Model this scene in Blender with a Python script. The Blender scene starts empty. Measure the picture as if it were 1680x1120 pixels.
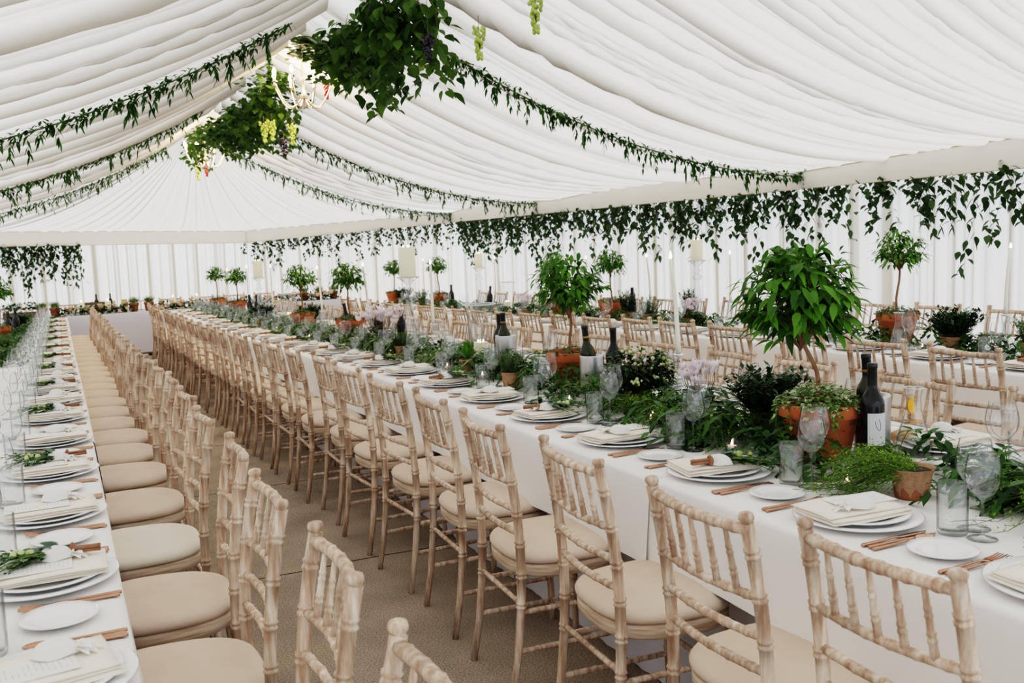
import bpy, math, random
from mathutils import Vector as V, Matrix, Euler
PI=math.pi; sin=math.sin; cos=math.cos
SC=bpy.context.scene; COL=SC.collection
R=random.Random(7)

# ---------------------------------------------------------------- materials
def newmat(name):
    m=bpy.data.materials.new(name); m.use_nodes=True
    nt=m.node_tree; nt.nodes.clear()
    out=nt.nodes.new('ShaderNodeOutputMaterial')
    return m,nt,out
def N(nt,t,**kw):
    n=nt.nodes.new(t)
    for k,v in kw.items():
        if k in n.inputs: n.inputs[k].default_value=v
        else: setattr(n,k,v)
    return n
def rgba(c): return (c[0],c[1],c[2],1)
def ramp(nt,fac,stops):
    r=nt.nodes.new('ShaderNodeValToRGB')
    e=r.color_ramp.elements
    while len(e)<len(stops): e.new(.5)
    for el,(p,c) in zip(e,stops): el.position=p; el.color=rgba(c)
    nt.links.new(fac,r.inputs['Fac']); return r
def simple(name,col,rough=.5,metal=0,spec=.5,col2=None,scale=8,bump=0,bscale=40,stretch=None,emit=0,ecol=None,coat=0,obj=True):
    m,nt,out=newmat(name)
    p=N(nt,'ShaderNodeBsdfPrincipled',Roughness=rough,Metallic=metal)
    p.inputs['Specular IOR Level'].default_value=spec
    p.inputs['Base Color'].default_value=rgba(col)
    p.inputs['Coat Weight'].default_value=coat
    tc=N(nt,'ShaderNodeTexCoord'); src=tc.outputs['Object']
    if stretch:
        mp=N(nt,'ShaderNodeMapping'); mp.inputs['Scale'].default_value=stretch
        nt.links.new(src,mp.inputs[0]); src=mp.outputs[0]
    if col2:
        n=N(nt,'ShaderNodeTexNoise',Scale=scale,Detail=4.0); nt.links.new(src,n.inputs['Vector'])
        r=ramp(nt,n.outputs['Fac'],[(.35,col),(.65,col2)]); nt.links.new(r.outputs[0],p.inputs['Base Color'])
    if bump:
        n=N(nt,'ShaderNodeTexNoise',Scale=bscale,Detail=3.0); nt.links.new(src,n.inputs['Vector'])
        b=N(nt,'ShaderNodeBump',Strength=bump,Distance=.01); nt.links.new(n.outputs['Fac'],b.inputs['Height'])
        nt.links.new(b.outputs[0],p.inputs['Normal'])
    if emit:
        p.inputs['Emission Color'].default_value=rgba(ecol or col); p.inputs['Emission Strength'].default_value=emit
    nt.links.new(p.outputs[0],out.inputs[0]); return m
def leafmat(name,dark,light,trans=.25,rough=.35,edge=None):
    m,nt,out=newmat(name)
    a=N(nt,'ShaderNodeAttribute',attribute_name='rnd')
    stops=[(0,dark),(.75,light)]
    if edge: stops=[(0,dark),(.45,light),(.62,light),(.8,edge)]
    r=ramp(nt,a.outputs['Fac'],stops)
    p=N(nt,'ShaderNodeBsdfPrincipled',Roughness=rough); nt.links.new(r.outputs[0],p.inputs['Base Color'])
    p.inputs['Specular IOR Level'].default_value=.2
    t=N(nt,'ShaderNodeBsdfTranslucent'); nt.links.new(r.outputs[0],t.inputs[0])
    mx=N(nt,'ShaderNodeMixShader'); mx.inputs[0].default_value=trans
    nt.links.new(p.outputs[0],mx.inputs[1]); nt.links.new(t.outputs[0],mx.inputs[2]); nt.links.new(mx.outputs[0],out.inputs[0])
    return m
def fabric(name,col,trans=.5,tcol=None,bump=.0,stripes=False,col2=None):
    m,nt,out=newmat(name)
    d=N(nt,'ShaderNodeBsdfDiffuse'); d.inputs[0].default_value=rgba(col)
    t=N(nt,'ShaderNodeBsdfTranslucent'); t.inputs[0].default_value=rgba(tcol or col)
    mx=N(nt,'ShaderNodeMixShader'); mx.inputs[0].default_value=trans
    if stripes:
        a=N(nt,'ShaderNodeAttribute',attribute_name='rnd')
        r=ramp(nt,a.outputs['Fac'],[(0,col2),(.55,tcol or col)])
        nt.links.new(r.outputs[0],t.inputs[0]); nt.links.new(r.outputs[0],d.inputs[0])
    if bump:
        tc=N(nt,'ShaderNodeTexCoord'); n=N(nt,'ShaderNodeTexNoise',Scale=3.0,Detail=4.0); nt.links.new(tc.outputs['Object'],n.inputs['Vector'])
        b=N(nt,'ShaderNodeBump',Strength=bump,Distance=.02); nt.links.new(n.outputs['Fac'],b.inputs['Height']); nt.links.new(b.outputs[0],d.inputs['Normal'])
    nt.links.new(d.outputs[0],mx.inputs[1]); nt.links.new(t.outputs[0],mx.inputs[2]); nt.links.new(mx.outputs[0],out.inputs[0])
    return m
def glassmat(name,tint=(.985,.99,.99),ior=1.5,rough=.02,gcol=(.93,.96,1),edge=.22,power=3.4):
    m,nt,out=newmat(name)
    lw=N(nt,'ShaderNodeLayerWeight'); lw.inputs[0].default_value=.5
    pw=N(nt,'ShaderNodeMath',operation='POWER'); nt.links.new(lw.outputs['Facing'],pw.inputs[0]); pw.inputs[1].default_value=power
    f=N(nt,'ShaderNodeMath',operation='MULTIPLY_ADD'); nt.links.new(pw.outputs[0],f.inputs[0]); f.inputs[1].default_value=.55; f.inputs[2].default_value=((ior-1)/(ior+1))**2*1.5
    r=ramp(nt,lw.outputs['Facing'],[(0,tint),(.55,tint),(.93,tuple(c*edge for c in tint))])
    tr=N(nt,'ShaderNodeBsdfTransparent'); nt.links.new(r.outputs[0],tr.inputs[0])
    g=N(nt,'ShaderNodeBsdfGlossy',Roughness=rough); g.inputs[0].default_value=rgba(gcol)
    mx=N(nt,'ShaderNodeMixShader')
    nt.links.new(f.outputs[0],mx.inputs[0]); nt.links.new(tr.outputs[0],mx.inputs[1]); nt.links.new(g.outputs[0],mx.inputs[2]); nt.links.new(mx.outputs[0],out.inputs[0])
    return m
def carpetmat():
    m,nt,out=newmat('brown_carpet')
    tc=N(nt,'ShaderNodeTexCoord'); p=N(nt,'ShaderNodeBsdfPrincipled',Roughness=.95); p.inputs['Specular IOR Level'].default_value=.1
    n=N(nt,'ShaderNodeTexNoise',Scale=160.0,Detail=2.0); nt.links.new(tc.outputs['Object'],n.inputs['Vector'])
    n2=N(nt,'ShaderNodeTexNoise',Scale=2.5,Detail=5.0); nt.links.new(tc.outputs['Object'],n2.inputs['Vector'])
    r=ramp(nt,n.outputs['Fac'],[(.3,(.19,.145,.108)),(.7,(.52,.43,.34))])
    r2=ramp(nt,n2.outputs['Fac'],[(.3,(.72,.72,.72)),(.7,(1.1,1.08,1.05))])
    mu=N(nt,'ShaderNodeMixRGB',blend_type='MULTIPLY'); mu.inputs[0].default_value=1
    nt.links.new(r.outputs[0],mu.inputs[1]); nt.links.new(r2.outputs[0],mu.inputs[2])
    # seams between carpet lengths
    sp=N(nt,'ShaderNodeSeparateXYZ'); nt.links.new(tc.outputs['Object'],sp.inputs[0])
    n3=N(nt,'ShaderNodeTexNoise',Scale=1.2,Detail=1.0); nt.links.new(tc.outputs['Object'],n3.inputs['Vector'])
    def M(op,a,b=None):
        k=N(nt,'ShaderNodeMath',operation=op)
        for i,x in enumerate((a,b)):
            if x is None: continue
            if isinstance(x,(int,float)): k.inputs[i].default_value=x
            else: nt.links.new(x,k.inputs[i])
        return k.outputs[0]
    y=M('ADD',sp.outputs[1],M('MULTIPLY',n3.outputs['Fac'],.16))
    fr=M('ABSOLUTE',M('SUBTRACT',M('FRACT',M('DIVIDE',M('ADD',y,.02),1.82)),.5))
    seam=M('LESS_THAN',fr,.0035)
    mx=N(nt,'ShaderNodeMixRGB'); nt.links.new(seam,mx.inputs[0]); nt.links.new(mu.outputs[0],mx.inputs[1]); mx.inputs[2].default_value=(.03,.025,.02,1)
    nt.links.new(mx.outputs[0],p.inputs['Base Color'])
    b=N(nt,'ShaderNodeBump',Strength=.5,Distance=.01); nt.links.new(n.outputs['Fac'],b.inputs['Height']); nt.links.new(b.outputs[0],p.inputs['Normal'])
    nt.links.new(p.outputs[0],out.inputs[0]); return m
def woodmat(name,a,b,c):
    m,nt,out=newmat(name)
    tc=N(nt,'ShaderNodeTexCoord'); p=N(nt,'ShaderNodeBsdfPrincipled',Roughness=.55); p.inputs['Specular IOR Level'].default_value=.3
    oi=N(nt,'ShaderNodeObjectInfo'); 
    ad=N(nt,'ShaderNodeVectorMath',operation='ADD'); nt.links.new(tc.outputs['Object'],ad.inputs[0]); nt.links.new(oi.outputs['Random'],ad.inputs[1])
    mp=N(nt,'ShaderNodeMapping'); mp.inputs['Scale'].default_value=(60,60,7); nt.links.new(ad.outputs[0],mp.inputs[0])
    n=N(nt,'ShaderNodeTexNoise',Scale=1.0,Detail=4.0,Roughness=.6); nt.links.new(mp.outputs[0],n.inputs['Vector'])
    r=ramp(nt,n.outputs['Fac'],[(.3,a),(.5,b),(.68,c)])
    n2=N(nt,'ShaderNodeTexNoise',Scale=6.0,Detail=2.0); nt.links.new(ad.outputs[0],n2.inputs['Vector'])
    r2=ramp(nt,n2.outputs['Fac'],[(.35,(.78,.74,.70)),(.65,(1.12,1.1,1.08))])
    mu=N(nt,'ShaderNodeMixRGB',blend_type='MULTIPLY'); mu.inputs[0].default_value=1
    nt.links.new(r.outputs[0],mu.inputs[1]); nt.links.new(r2.outputs[0],mu.inputs[2]); nt.links.new(mu.outputs[0],p.inputs['Base Color'])
    nt.links.new(p.outputs[0],out.inputs[0]); return m
def menumat():
    m,nt,out=newmat('menu_card_print')
    tc=N(nt,'ShaderNodeTexCoord'); sp=N(nt,'ShaderNodeSeparateXYZ'); nt.links.new(tc.outputs['Object'],sp.inputs[0])
    w=N(nt,'ShaderNodeMath',operation='FRACT'); ml=N(nt,'ShaderNodeMath',operation='MULTIPLY'); ml.inputs[1].default_value=105; nt.links.new(sp.outputs[1],ml.inputs[0]); nt.links.new(ml.outputs[0],w.inputs[0])
    lt=N(nt,'ShaderNodeMath',operation='LESS_THAN'); lt.inputs[1].default_value=.24; nt.links.new(w.outputs[0],lt.inputs[0])
    ab=N(nt,'ShaderNodeMath',operation='ABSOLUTE'); nt.links.new(sp.outputs[0],ab.inputs[0])
    lx=N(nt,'ShaderNodeMath',operation='LESS_THAN'); lx.inputs[1].default_value=.026; nt.links.new(ab.outputs[0],lx.inputs[0])
    n=N(nt,'ShaderNodeTexNoise',Scale=190.0); nt.links.new(tc.outputs['Object'],n.inputs['Vector'])
    gt=N(nt,'ShaderNodeMath',operation='GREATER_THAN'); gt.inputs[1].default_value=.5; nt.links.new(n.outputs['Fac'],gt.inputs[0])
    a=N(nt,'ShaderNodeMath',operation='MULTIPLY'); nt.links.new(lt.outputs[0],a.inputs[0]); nt.links.new(lx.outputs[0],a.inputs[1])
    b=N(nt,'ShaderNodeMath',operation='MULTIPLY'); nt.links.new(a.outputs[0],b.inputs[0]); nt.links.new(gt.outputs[0],b.inputs[1])
    r=ramp(nt,b.outputs[0],[(0,(.82,.8,.75)),(1,(.52,.53,.56))])
    p=N(nt,'ShaderNodeBsdfPrincipled',Roughness=.7); nt.links.new(r.outputs[0],p.inputs['Base Color']); nt.links.new(p.outputs[0],out.inputs[0]); return m

WOOD=woodmat('limewashed_wood',(.31,.185,.125),(.53,.395,.30),(.74,.655,.56))
WOODF=simple('limewashed_seat_rail_wood',(.42,.29,.20),.6,spec=.25,col2=(.64,.53,.42),scale=3.0,stretch=(3,3,40))
PAD=simple('beige_seat_fabric',(.645,.505,.395),.9,spec=.1,col2=(.705,.57,.46),scale=5,bump=.15,bscale=300)
PADW=simple('ivory_seat_fabric',(.76,.68,.56),.9,spec=.1,col2=(.79,.73,.62),scale=5,bump=.15,bscale=300)
CLOTH=simple('white_table_linen',(.835,.815,.785),.85,spec=.15,col2=(.87,.85,.82),scale=1.5,bump=.12,bscale=5)
SKIRT=simple('shade_tinted_white_underskirt',(.70,.70,.745),.9,spec=.1,bump=.15,bscale=4)  # white linen; the shade under the table edge is put into its grey-lavender
TOPSKIRT=simple('lilac_grey_linen',(.62,.62,.68),.9,spec=.1,bump=.1,bscale=4)
CARPET=carpetmat()
CEIL=fabric('white_roof_lining',(.86,.86,.86),.36,(.90,.90,.895),stripes=True,col2=(.37,.34,.285))  # dark fold tone: pleat shade and gathered layers painted into the colour
BAND=fabric('cream_valance',(.76,.72,.63),.30,(.82,.78,.69),bump=.2)
PIPE=simple('tan_piping',(.52,.43,.30),.8)
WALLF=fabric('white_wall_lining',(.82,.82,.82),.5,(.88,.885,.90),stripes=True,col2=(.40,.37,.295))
CHINA=simple('white_china',(.85,.85,.855),.15,spec=.5)
NAP=simple('ivory_napkin_linen',(.86,.80,.70),.85,spec=.15,bump=.15,bscale=60)
MENU=menumat()
COPPER=simple('brushed_copper',(.50,.265,.175),.22,metal=1,bump=.03,bscale=200)
GLASS=glassmat('clear_glass')
TGLASS=glassmat('tumbler_glass',(.97,.978,.972),edge=.3,power=4)
CRYST=glassmat('crystal_glass',(.93,.94,.95),ior=1.85,rough=.04,edge=.15,power=2.0)
RIMG=simple('thick_glass_rim',(.70,.73,.73),.08,spec=.6)
WATER=glassmat('water',(.9,.92,.9),ior=1.33)
WAX=simple('ivory_wax',(.82,.78,.60),.5,spec=.3,emit=.12,ecol=(.9,.8,.5))
TWAX=simple('pale_taper_wax',(.84,.82,.72),.45,spec=.3,emit=.05,ecol=(.9,.85,.6))
TEAWAX=simple('tealight_wax',(.9,.62,.45),.5,emit=.5,ecol=(1,.5,.3))
FLAME=simple('flame',(1,.75,.5),.5,emit=9,ecol=(1,.72,.5))
BULB=simple('lamp_bulb',(1,.85,.6),.3,emit=45,ecol=(1,.78,.48))
TIN=simple('tealight_tin',(.75,.75,.75),.3,metal=1)
TERRA=simple('terracotta',(.46,.125,.050),.8,spec=.2,col2=(.56,.17,.075),scale=9,bump=.08,bscale=60)
TERRAD=simple('dark_terracotta',(.24,.09,.05),.85,spec=.2,col2=(.32,.13,.075),scale=9)
SOIL=simple('potting_soil',(.035,.022,.014),.95,bump=.6,bscale=80)
BURLAP=simple('burlap',(.38,.22,.135),.95,spec=.05,col2=(.48,.30,.19),scale=60,bump=.6,bscale=250)
MOSS=simple('mossy_pot',(.07,.075,.03),.95,col2=(.12,.10,.05),scale=20,bump=.5,bscale=60)
KRAFT=simple('kraft_paper',(.30,.16,.08),.8,col2=(.36,.20,.11),scale=10)
BARK=simple('thin_bark',(.20,.105,.055),.85,col2=(.28,.16,.09),scale=30,bump=.4,bscale=90,stretch=(1,1,.3))
STEM=simple('green_stem',(.10,.16,.04),.6)
TWIG=simple('brown_twig',(.13,.09,.05),.8)
STEEL=simple('brushed_steel',(.58,.58,.60),.36,metal=1)
WINE=simple('dark_wine_glass',(.006,.007,.010),.12,spec=.35)
GREENB=simple('dark_green_bottle_glass',(.018,.024,.006),.12,spec=.35)
CAPS=simple('black_capsule',(.010,.011,.014),.35,spec=.5)
GOLDC=simple('gold_band',(.35,.22,.08),.35,metal=.8)
LABEL=simple('paper_label',(.62,.63,.66),.7)
ORANGE=simple('orange_flesh',(.95,.42,.015),.35,col2=(.98,.55,.03),scale=40)
ORPEEL=simple('orange_peel',(.90,.30,.01),.4,bump=.2,bscale=200)
BREAD=simple('bread_crust',(.60,.33,.15),.7,col2=(.80,.56,.32),scale=8)
SHEER=fabric('sheer_organza',(.93,.92,.88),.22)
PETW=leafmat('white_petals',(.82,.80,.74),(.92,.91,.88),.3,.6)
PETP=leafmat('pale_pink_petals',(.86,.74,.81),(.95,.90,.93),.35,.6)
PETR=leafmat('peach_rose_petals',(.80,.48,.30),(.93,.78,.62),.25,.6)
BUDG=leafmat('lime_buds',(.30,.38,.10),(.62,.68,.36),.1,.5)
CINN=simple('cinnamon_bark',(.20,.085,.04),.7,col2=(.31,.15,.08),scale=40)
LF_FIC=leafmat('ficus_leaf',(.014,.062,.008),(.11,.27,.03),.30)
LF_IVY=leafmat('variegated_leaf',(.04,.11,.02),(.20,.32,.08),.2,.5,edge=(.66,.72,.46))
LF_RUS=leafmat('ruscus_leaf',(.008,.036,.006),(.045,.13,.020),.20,.45)
LF_FERN=leafmat('fern_leaf',(.05,.13,.010),(.22,.40,.035),.3,.6)
LF_HERB=leafmat('herb_leaf',(.045,.085,.03),(.17,.25,.10),.2,.6)
LF_GRASS=leafmat('grass_blade',(.05,.11,.02),(.17,.27,.06),.25,.6)
LF_DARK=leafmat('dark_shrub_leaf',(.008,.026,.008),(.03,.075,.018),.1,.4)
LF_BEECH=leafmat('hanging_vine_leaf',(.012,.034,.010),(.045,.088,.024),.22,.5)
LF_VINE=leafmat('ridge_vine_leaf',(.016,.055,.010),(.085,.165,.028),.33,.5)
LF_EUC=leafmat('eucalyptus_leaf',(.045,.085,.06),(.12,.19,.13),.15,.6)
GR_P=simple('purple_grape',(.018,.010,.028),.25,spec=.5)
GR_G=simple('green_grape',(.30,.42,.07),.25,spec=.5,col2=(.42,.52,.12),scale=30)
GR_R=simple('red_grape',(.22,.012,.014),.25,spec=.5)
BRASS=simple('pale_gold_metal',(.62,.50,.36),.25,metal=1)
CRATE=simple('dark_crate_wood',(.13,.09,.05),.8)

# ---------------------------------------------------------------- mesh builder
class MB:
    def __init__(s): s.v=[]; s.f=[]; s.m=[]; s.r=[]; s.sm=[]
    def face(s,idx,mat=0,rnd=.5,smooth=True): s.f.append(idx); s.m.append(mat); s.r.append(rnd); s.sm.append(smooth)
    def lathe(s,prof,segs=20,mat=0,o=(0,0,0),rot=None,closed_ends=True,smooth=True,rfun=None):
        b=len(s.v)
        for (r,z) in prof:
            for i in range(segs):
                a=2*PI*i/segs; rr=r*(rfun(a,z) if rfun else 1)
                p=V((rr*cos(a),rr*sin(a),z))
                if rot: p=rot@p
                s.v.append((p[0]+o[0],p[1]+o[1],p[2]+o[2]))
        for j in range(len(prof)-1):
            for i in range(segs):
                k=(i+1)%segs
                s.face((b+j*segs+i,b+j*segs+k,b+(j+1)*segs+k,b+(j+1)*segs+i),mat,smooth=smooth)
        if closed_ends:
            if prof[0][0]>1e-6: s.face(tuple(b+i for i in range(segs))[::-1],mat,smooth=False)
            n=len(prof)-1
            if prof[-1][0]>1e-6: s.face(tuple(b+n*segs+i for i in range(segs)),mat,smooth=False)
        return s
    def tube(s,pts,rad,segs=6,mat=0,caps=True):
        pts=[V(p) for p in pts]; n=len(pts); b=len(s.v)
        if not isinstance(rad,(list,tuple)): rad=[rad]*n
        t0=(pts[1]-pts[0]).normalized(); up=V((0,0,1)) if abs(t0.z)<.9 else V((1,0,0))
        u=t0.cross(up).normalized()
        for j in range(n):
            t=(pts[min(j+1,n-1)]-pts[max(j-1,0)]).normalized()
            u=(u-t*u.dot(t)).normalized(); w=t.cross(u)
            for i in range(segs):
                a=2*PI*i/segs; p=pts[j]+(u*cos(a)+w*sin(a))*rad[j]; s.v.append(tuple(p))
        for j in range(n-1):
            for i in range(segs):
                k=(i+1)%segs; s.face((b+j*segs+i,b+j*segs+k,b+(j+1)*segs+k,b+(j+1)*segs+i),mat)
        if caps:
            s.face(tuple(b+i for i in range(segs))[::-1],mat,smooth=False); s.face(tuple(b+(n-1)*segs+i for i in range(segs)),mat,smooth=False)
        return s
    def box(s,x0,x1,y0,y1,z0,z1,mat=0,bev=0):
        b=len(s.v)
        for z in (z0,z1):
            for (x,y) in ((x0,y0),(x1,y0),(x1,y1),(x0,y1)): s.v.append((x,y,z))
        for f in ((0,3,2,1),(4,5,6,7),(0,1,5,4),(1,2,6,5),(2,3,7,6),(3,0,4,7)): s.face(tuple(b+i for i in f),mat,smooth=False)
        return s
    def leaf(s,p,d,up,L,W,mat=0,droop=.25,det=1,rnd=None,fold=.18,wavy=.0):
        p=V(p); d=V(d).normalized(); up=V(up)
        side=d.cross(up)
        if side.length<1e-4: side=d.cross(V((1,0,0)))
        side.normalize(); nrm=side.cross(d).normalized()
        rnd=R.random() if rnd is None else rnd
        b=len(s.v)
        def C(t): return p+d*(L*t)-V((0,0,1))*(droop*L*t*t)
        if det==0:
            m=C(.45); s.v+= [tuple(p),tuple(m+side*W*.5),tuple(C(1)),tuple(m-side*W*.5)]
            s.face((b,b+1,b+2,b+3),mat,rnd)
        else:
            st=((.0,.10),(.32,1.),(.66,.72)) if det==1 else ((0,.08),(.15,.62),(.38,1.),(.62,.82),(.84,.36))
            for (t,w) in st:
                c=C(t); h=nrm*(fold*W*.5*w)
                s.v+=[tuple(c-side*(W*.5*w)+h),tuple(c),tuple(c+side*(W*.5*w)+h)]
            s.v.append(tuple(C(1)))
            n=len(st)
            for j in range(n-1):
                a=b+3*j
                s.face((a,a+3,a+4,a+1),mat,rnd); s.face((a+1,a+4,a+5,a+2),mat,rnd)
            a=b+3*(n-1); s.face((a,b+3*n,a+1),mat,rnd); s.face((a+1,b+3*n,a+2),mat,rnd)
        return s
    def ball(s,c,r,segs=6,rings=4,mat=0,rnd=None,sz=1.0):
        b=len(s.v); rnd=R.random() if rnd is None else rnd
        s.v.append((c[0],c[1],c[2]-r*sz))
        for j in range(1,rings):
            a=-PI/2+PI*j/rings
            for i in range(segs):
                t=2*PI*i/segs; s.v.append((c[0]+r*cos(a)*cos(t),c[1]+r*cos(a)*sin(t),c[2]+r*sz*sin(a)))
        s.v.append((c[0],c[1],c[2]+r*sz)); e=len(s.v)-1
        for i in range(segs):
            k=(i+1)%segs; s.face((b,b+1+k,b+1+i),mat,rnd); q=b+1+(rings-2)*segs; s.face((e,q+i,q+k),mat,rnd)
            for j in range(rings-2): q=b+1+j*segs; s.face((q+i,q+k,q+segs+k,q+segs+i),mat,rnd)
        return s
    def mesh(s,name,mats,pv=None):
        me=bpy.data.meshes.new(name); me.from_pydata(s.v,[],s.f)
        for m in (mats if isinstance(mats,(list,tuple)) else [mats]): me.materials.append(m)
        me.polygons.foreach_set('material_index',s.m); me.polygons.foreach_set('use_smooth',s.sm)
        a=me.attributes.new('rnd','FLOAT','POINT' if pv else 'FACE'); a.data.foreach_set('value',pv or s.r)
        me.update(); return me
def rdir(zlo=-.3,zhi=1):
    a=R.uniform(0,2*PI); z=R.uniform(zlo,zhi); q=math.sqrt(max(0,1-min(1,z*z))); return V((q*cos(a),q*sin(a),z))

# a prototype: ('name', mesh) or ('name', mesh|None, [children]); child = (name, mesh, offset, rot, [grandchildren], label)
def P(name,me,kids=(),loc=(0,0,0),rot=(0,0,0),label=None): return dict(n=name,me=me,k=list(kids),loc=loc,rot=rot,label=label)
LABELS={}
def inst(pr,parent=None):
    o=bpy.data.objects.new(pr['n'],pr['me']); COL.objects.link(o)
    if parent is not None:
        o.parent=parent; o.location=pr['loc']; o.rotation_euler=pr['rot']
        if pr['label']: o['label']=pr['label']
    for k in pr['k']: inst(k,o)
    return o
def put(pr,label,cat,loc,rz=0,group=None,sc=1,tilt=None,kind=None):
    o=inst(pr); o.location=loc; o.rotation_euler=(tilt[0],tilt[1],rz) if tilt else (0,0,rz)
    if sc!=1: o.scale=(sc,)*3 if not isinstance(sc,tuple) else sc
    o['label']=label; o['category']=cat
    if group: o['group']=group
    if kind: o['kind']=kind
    LABELS.setdefault(label,[]).append(o.name)
    return o
def struct(name,me,loc=(0,0,0)):
    o=bpy.data.objects.new(name,me); COL.objects.link(o); o['kind']='structure'; o.location=loc; return o
ORD=['nearest','second','third','fourth','fifth','sixth','seventh','eighth','ninth','tenth','eleventh','twelfth','thirteenth','fourteenth','fifteenth','sixteenth','seventeenth','eighteenth','nineteenth','twentieth','twenty-first','twenty-second','twenty-third','twenty-fourth','twenty-fifth','twenty-sixth','twenty-seventh','twenty-eighth','twenty-ninth','thirtieth']
GP=[(-9,0),(5.3,0),(9.8,-.12),(15.4,-.2),(20,-.24),(40,-.24)]
def gz(l):
    for (a,b),(c,d) in zip(GP,GP[1:]):
        if l<=c: return b+(d-b)*(l-a)/(c-a)
    return -.24
TH=.752
def tz(l): return TH+gz(l)

# ---------------------------------------------------------------- camera
f_,pit,rol,yaw,H=1589.94,.106325,-.040739,.433824,1.51388
fw=V((sin(yaw)*cos(pit),cos(yaw)*cos(pit),-sin(pit))); r0=V((cos(yaw),-sin(yaw),0)); u0=r0.cross(fw)
rr=r0*cos(rol)+u0*sin(rol); uu=u0*cos(rol)-r0*sin(rol)
cam=bpy.data.cameras.new('camera'); co=bpy.data.objects.new('camera',cam); COL.objects.link(co)
cam.sensor_width=36; cam.lens=f_/1680*36; cam.clip_start=.05; cam.clip_end=200
M=Matrix((( rr.x,uu.x,-fw.x,0),(rr.y,uu.y,-fw.y,0),(rr.z,uu.z,-fw.z,H),(0,0,0,1)))
co.matrix_world=M; SC.camera=co
cam.dof.use_dof=True; cam.dof.focus_distance=3.6; cam.dof.aperture_fstop=7.0

# ---------------------------------------------------------------- floor
ls=[-3,0,2,4,5.3,6.5,8,9.8,12,15.4,18,20,22]
mb=MB()
for l in ls:
    for c in (-3.5,0,3,8): mb.v.append((c,l,gz(l)))
for j in range(len(ls)-1):
    for i in range(3): a=j*4+i; mb.face((a,a+1,a+5,a+4),smooth=False)
struct('floor',mb.mesh('floor',CARPET))

# ---------------------------------------------------------------- marquee lining
CR,LE=2.1,16.0
TR=[-3.6,1.7,7.1,12.2,16.0]
class Fold:
    def __init__(s,seed,lam):
        q=random.Random(seed); s.t=[(l*q.uniform(.85,1.15),q.uniform(0,2*PI),q.uniform(.6,1)*w) for l,w in lam]
    def __call__(s,u):
        h=0
        for l,p,w in s.t:
            x=sin(2*PI*u/l+p+.8*sin(2*PI*u/(l*3.7)+p)); h+=w*(1-abs(x))**1.3 if w>0 else w*x
        return h
fold=Fold(3,[(1.25,.9),(.53,.75),(.29,.55),(.15,.28)])
fold2=Fold(5,[(1.2,1.0),(.5,.75),(.27,.38),(.14,.14)])
def bayf(l):
    for a,b in zip(TR,TR[1:]):
        if l<=b: return sin(PI*(l-a)/(b-a))
    return 0
def roof_z(s,l): return 2.0+1.4*(1-s)**2+.05*bayf(l)*s
def make_roof(side,name,fo):
    mb=MB(); halfw=4.4; nl=900; ns=34; l0=-3; pleat_shade=[]
    for j in range(nl+1):
        l=l0+(LE-l0)*j/nl
        for i in range(ns+1):
            s=i/ns
            uu_=l+.22*sin(l*1.3)*s+.05*sin(5*s+l*2)
            amp=(.21 if side>0 else .15)*(.55+.45*(1-s))*(1-.55*s)
            z=roof_z(s,l)+.07*(1-s)+.03-amp*(fo(uu_)-.7)-.05*bayf(l)*sin(PI*s)
            if s>.985: z=roof_z(s,l)
            mb.v.append((CR+side*(halfw*s),l,z))
            pleat_shade.append(max(0,min(1,1.02-.80*fo(uu_)*(1-.3*s))))  # folds darkened: pleat shade painted into the lining colour
    for j in range(nl):
        for i in range(ns):
            a=j*(ns+1)+i; mb.face((a,a+1,a+ns+2,a+ns+1))
    struct(name,mb.mesh(name,CEIL,pleat_shade))
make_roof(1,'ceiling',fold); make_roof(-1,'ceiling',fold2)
# eave line: side wall, cut corner, end wall
EAVE=[(6.5,-3,1.89,2.03),(6.5,16,1.83,2.0),(3.5,20,1.63,1.865),(-1.6,20,1.75,2.02),(-2.3,16,1.83,2.0),(-2.3,-3,1.89,2.03)]
def eave_pts(i0,i1,step):
    out=[]; 
    for i in range(i0,i1):
        a,b=EAVE[i],EAVE[i+1]; d=math.hypot(b[0]-a[0],b[1]-a[1]); n=max(1,int(d/step))
        for k in range(n+(1 if i==i1-1 else 0)):
            t=k/n; out.append(tuple(a[q]+(b[q]-a[q])*t for q in range(4)))
    return out
# fan-shaped end panel
pts=eave_pts(1,4,.018); pleat_shade=[]; mb=MB(); nv=30; dist=0; pv=None; ff=Fold(11,[(.62,.9),(.29,.7),(.16,.45),(.09,.2)])
for p in pts:
    if pv: dist+=math.hypot(p[0]-pv[0],p[1]-pv[1])
    pv=p
    for i in range(nv+1):
        v=i/nv; ax,ay,az=CR,LE,3.4
        x=ax+(p[0]-ax)*v; y=ay+(p[1]-ay)*v; z=p[3]+(az-p[3])*(1-v)**1.75
        amp=.11*min(1,v*1.3)*(1-.75*v)
        mb.v.append((x,y,z-amp*(ff(dist)-.7))); pleat_shade.append(max(0,min(1,1.12-.72*ff(dist)*(1-.4*v))))  # same painted pleat shade along the fan's folds
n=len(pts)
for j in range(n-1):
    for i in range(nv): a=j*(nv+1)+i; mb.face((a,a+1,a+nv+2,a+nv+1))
struct('ceiling',mb.mesh('ceiling',CEIL,pleat_shade))
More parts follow.
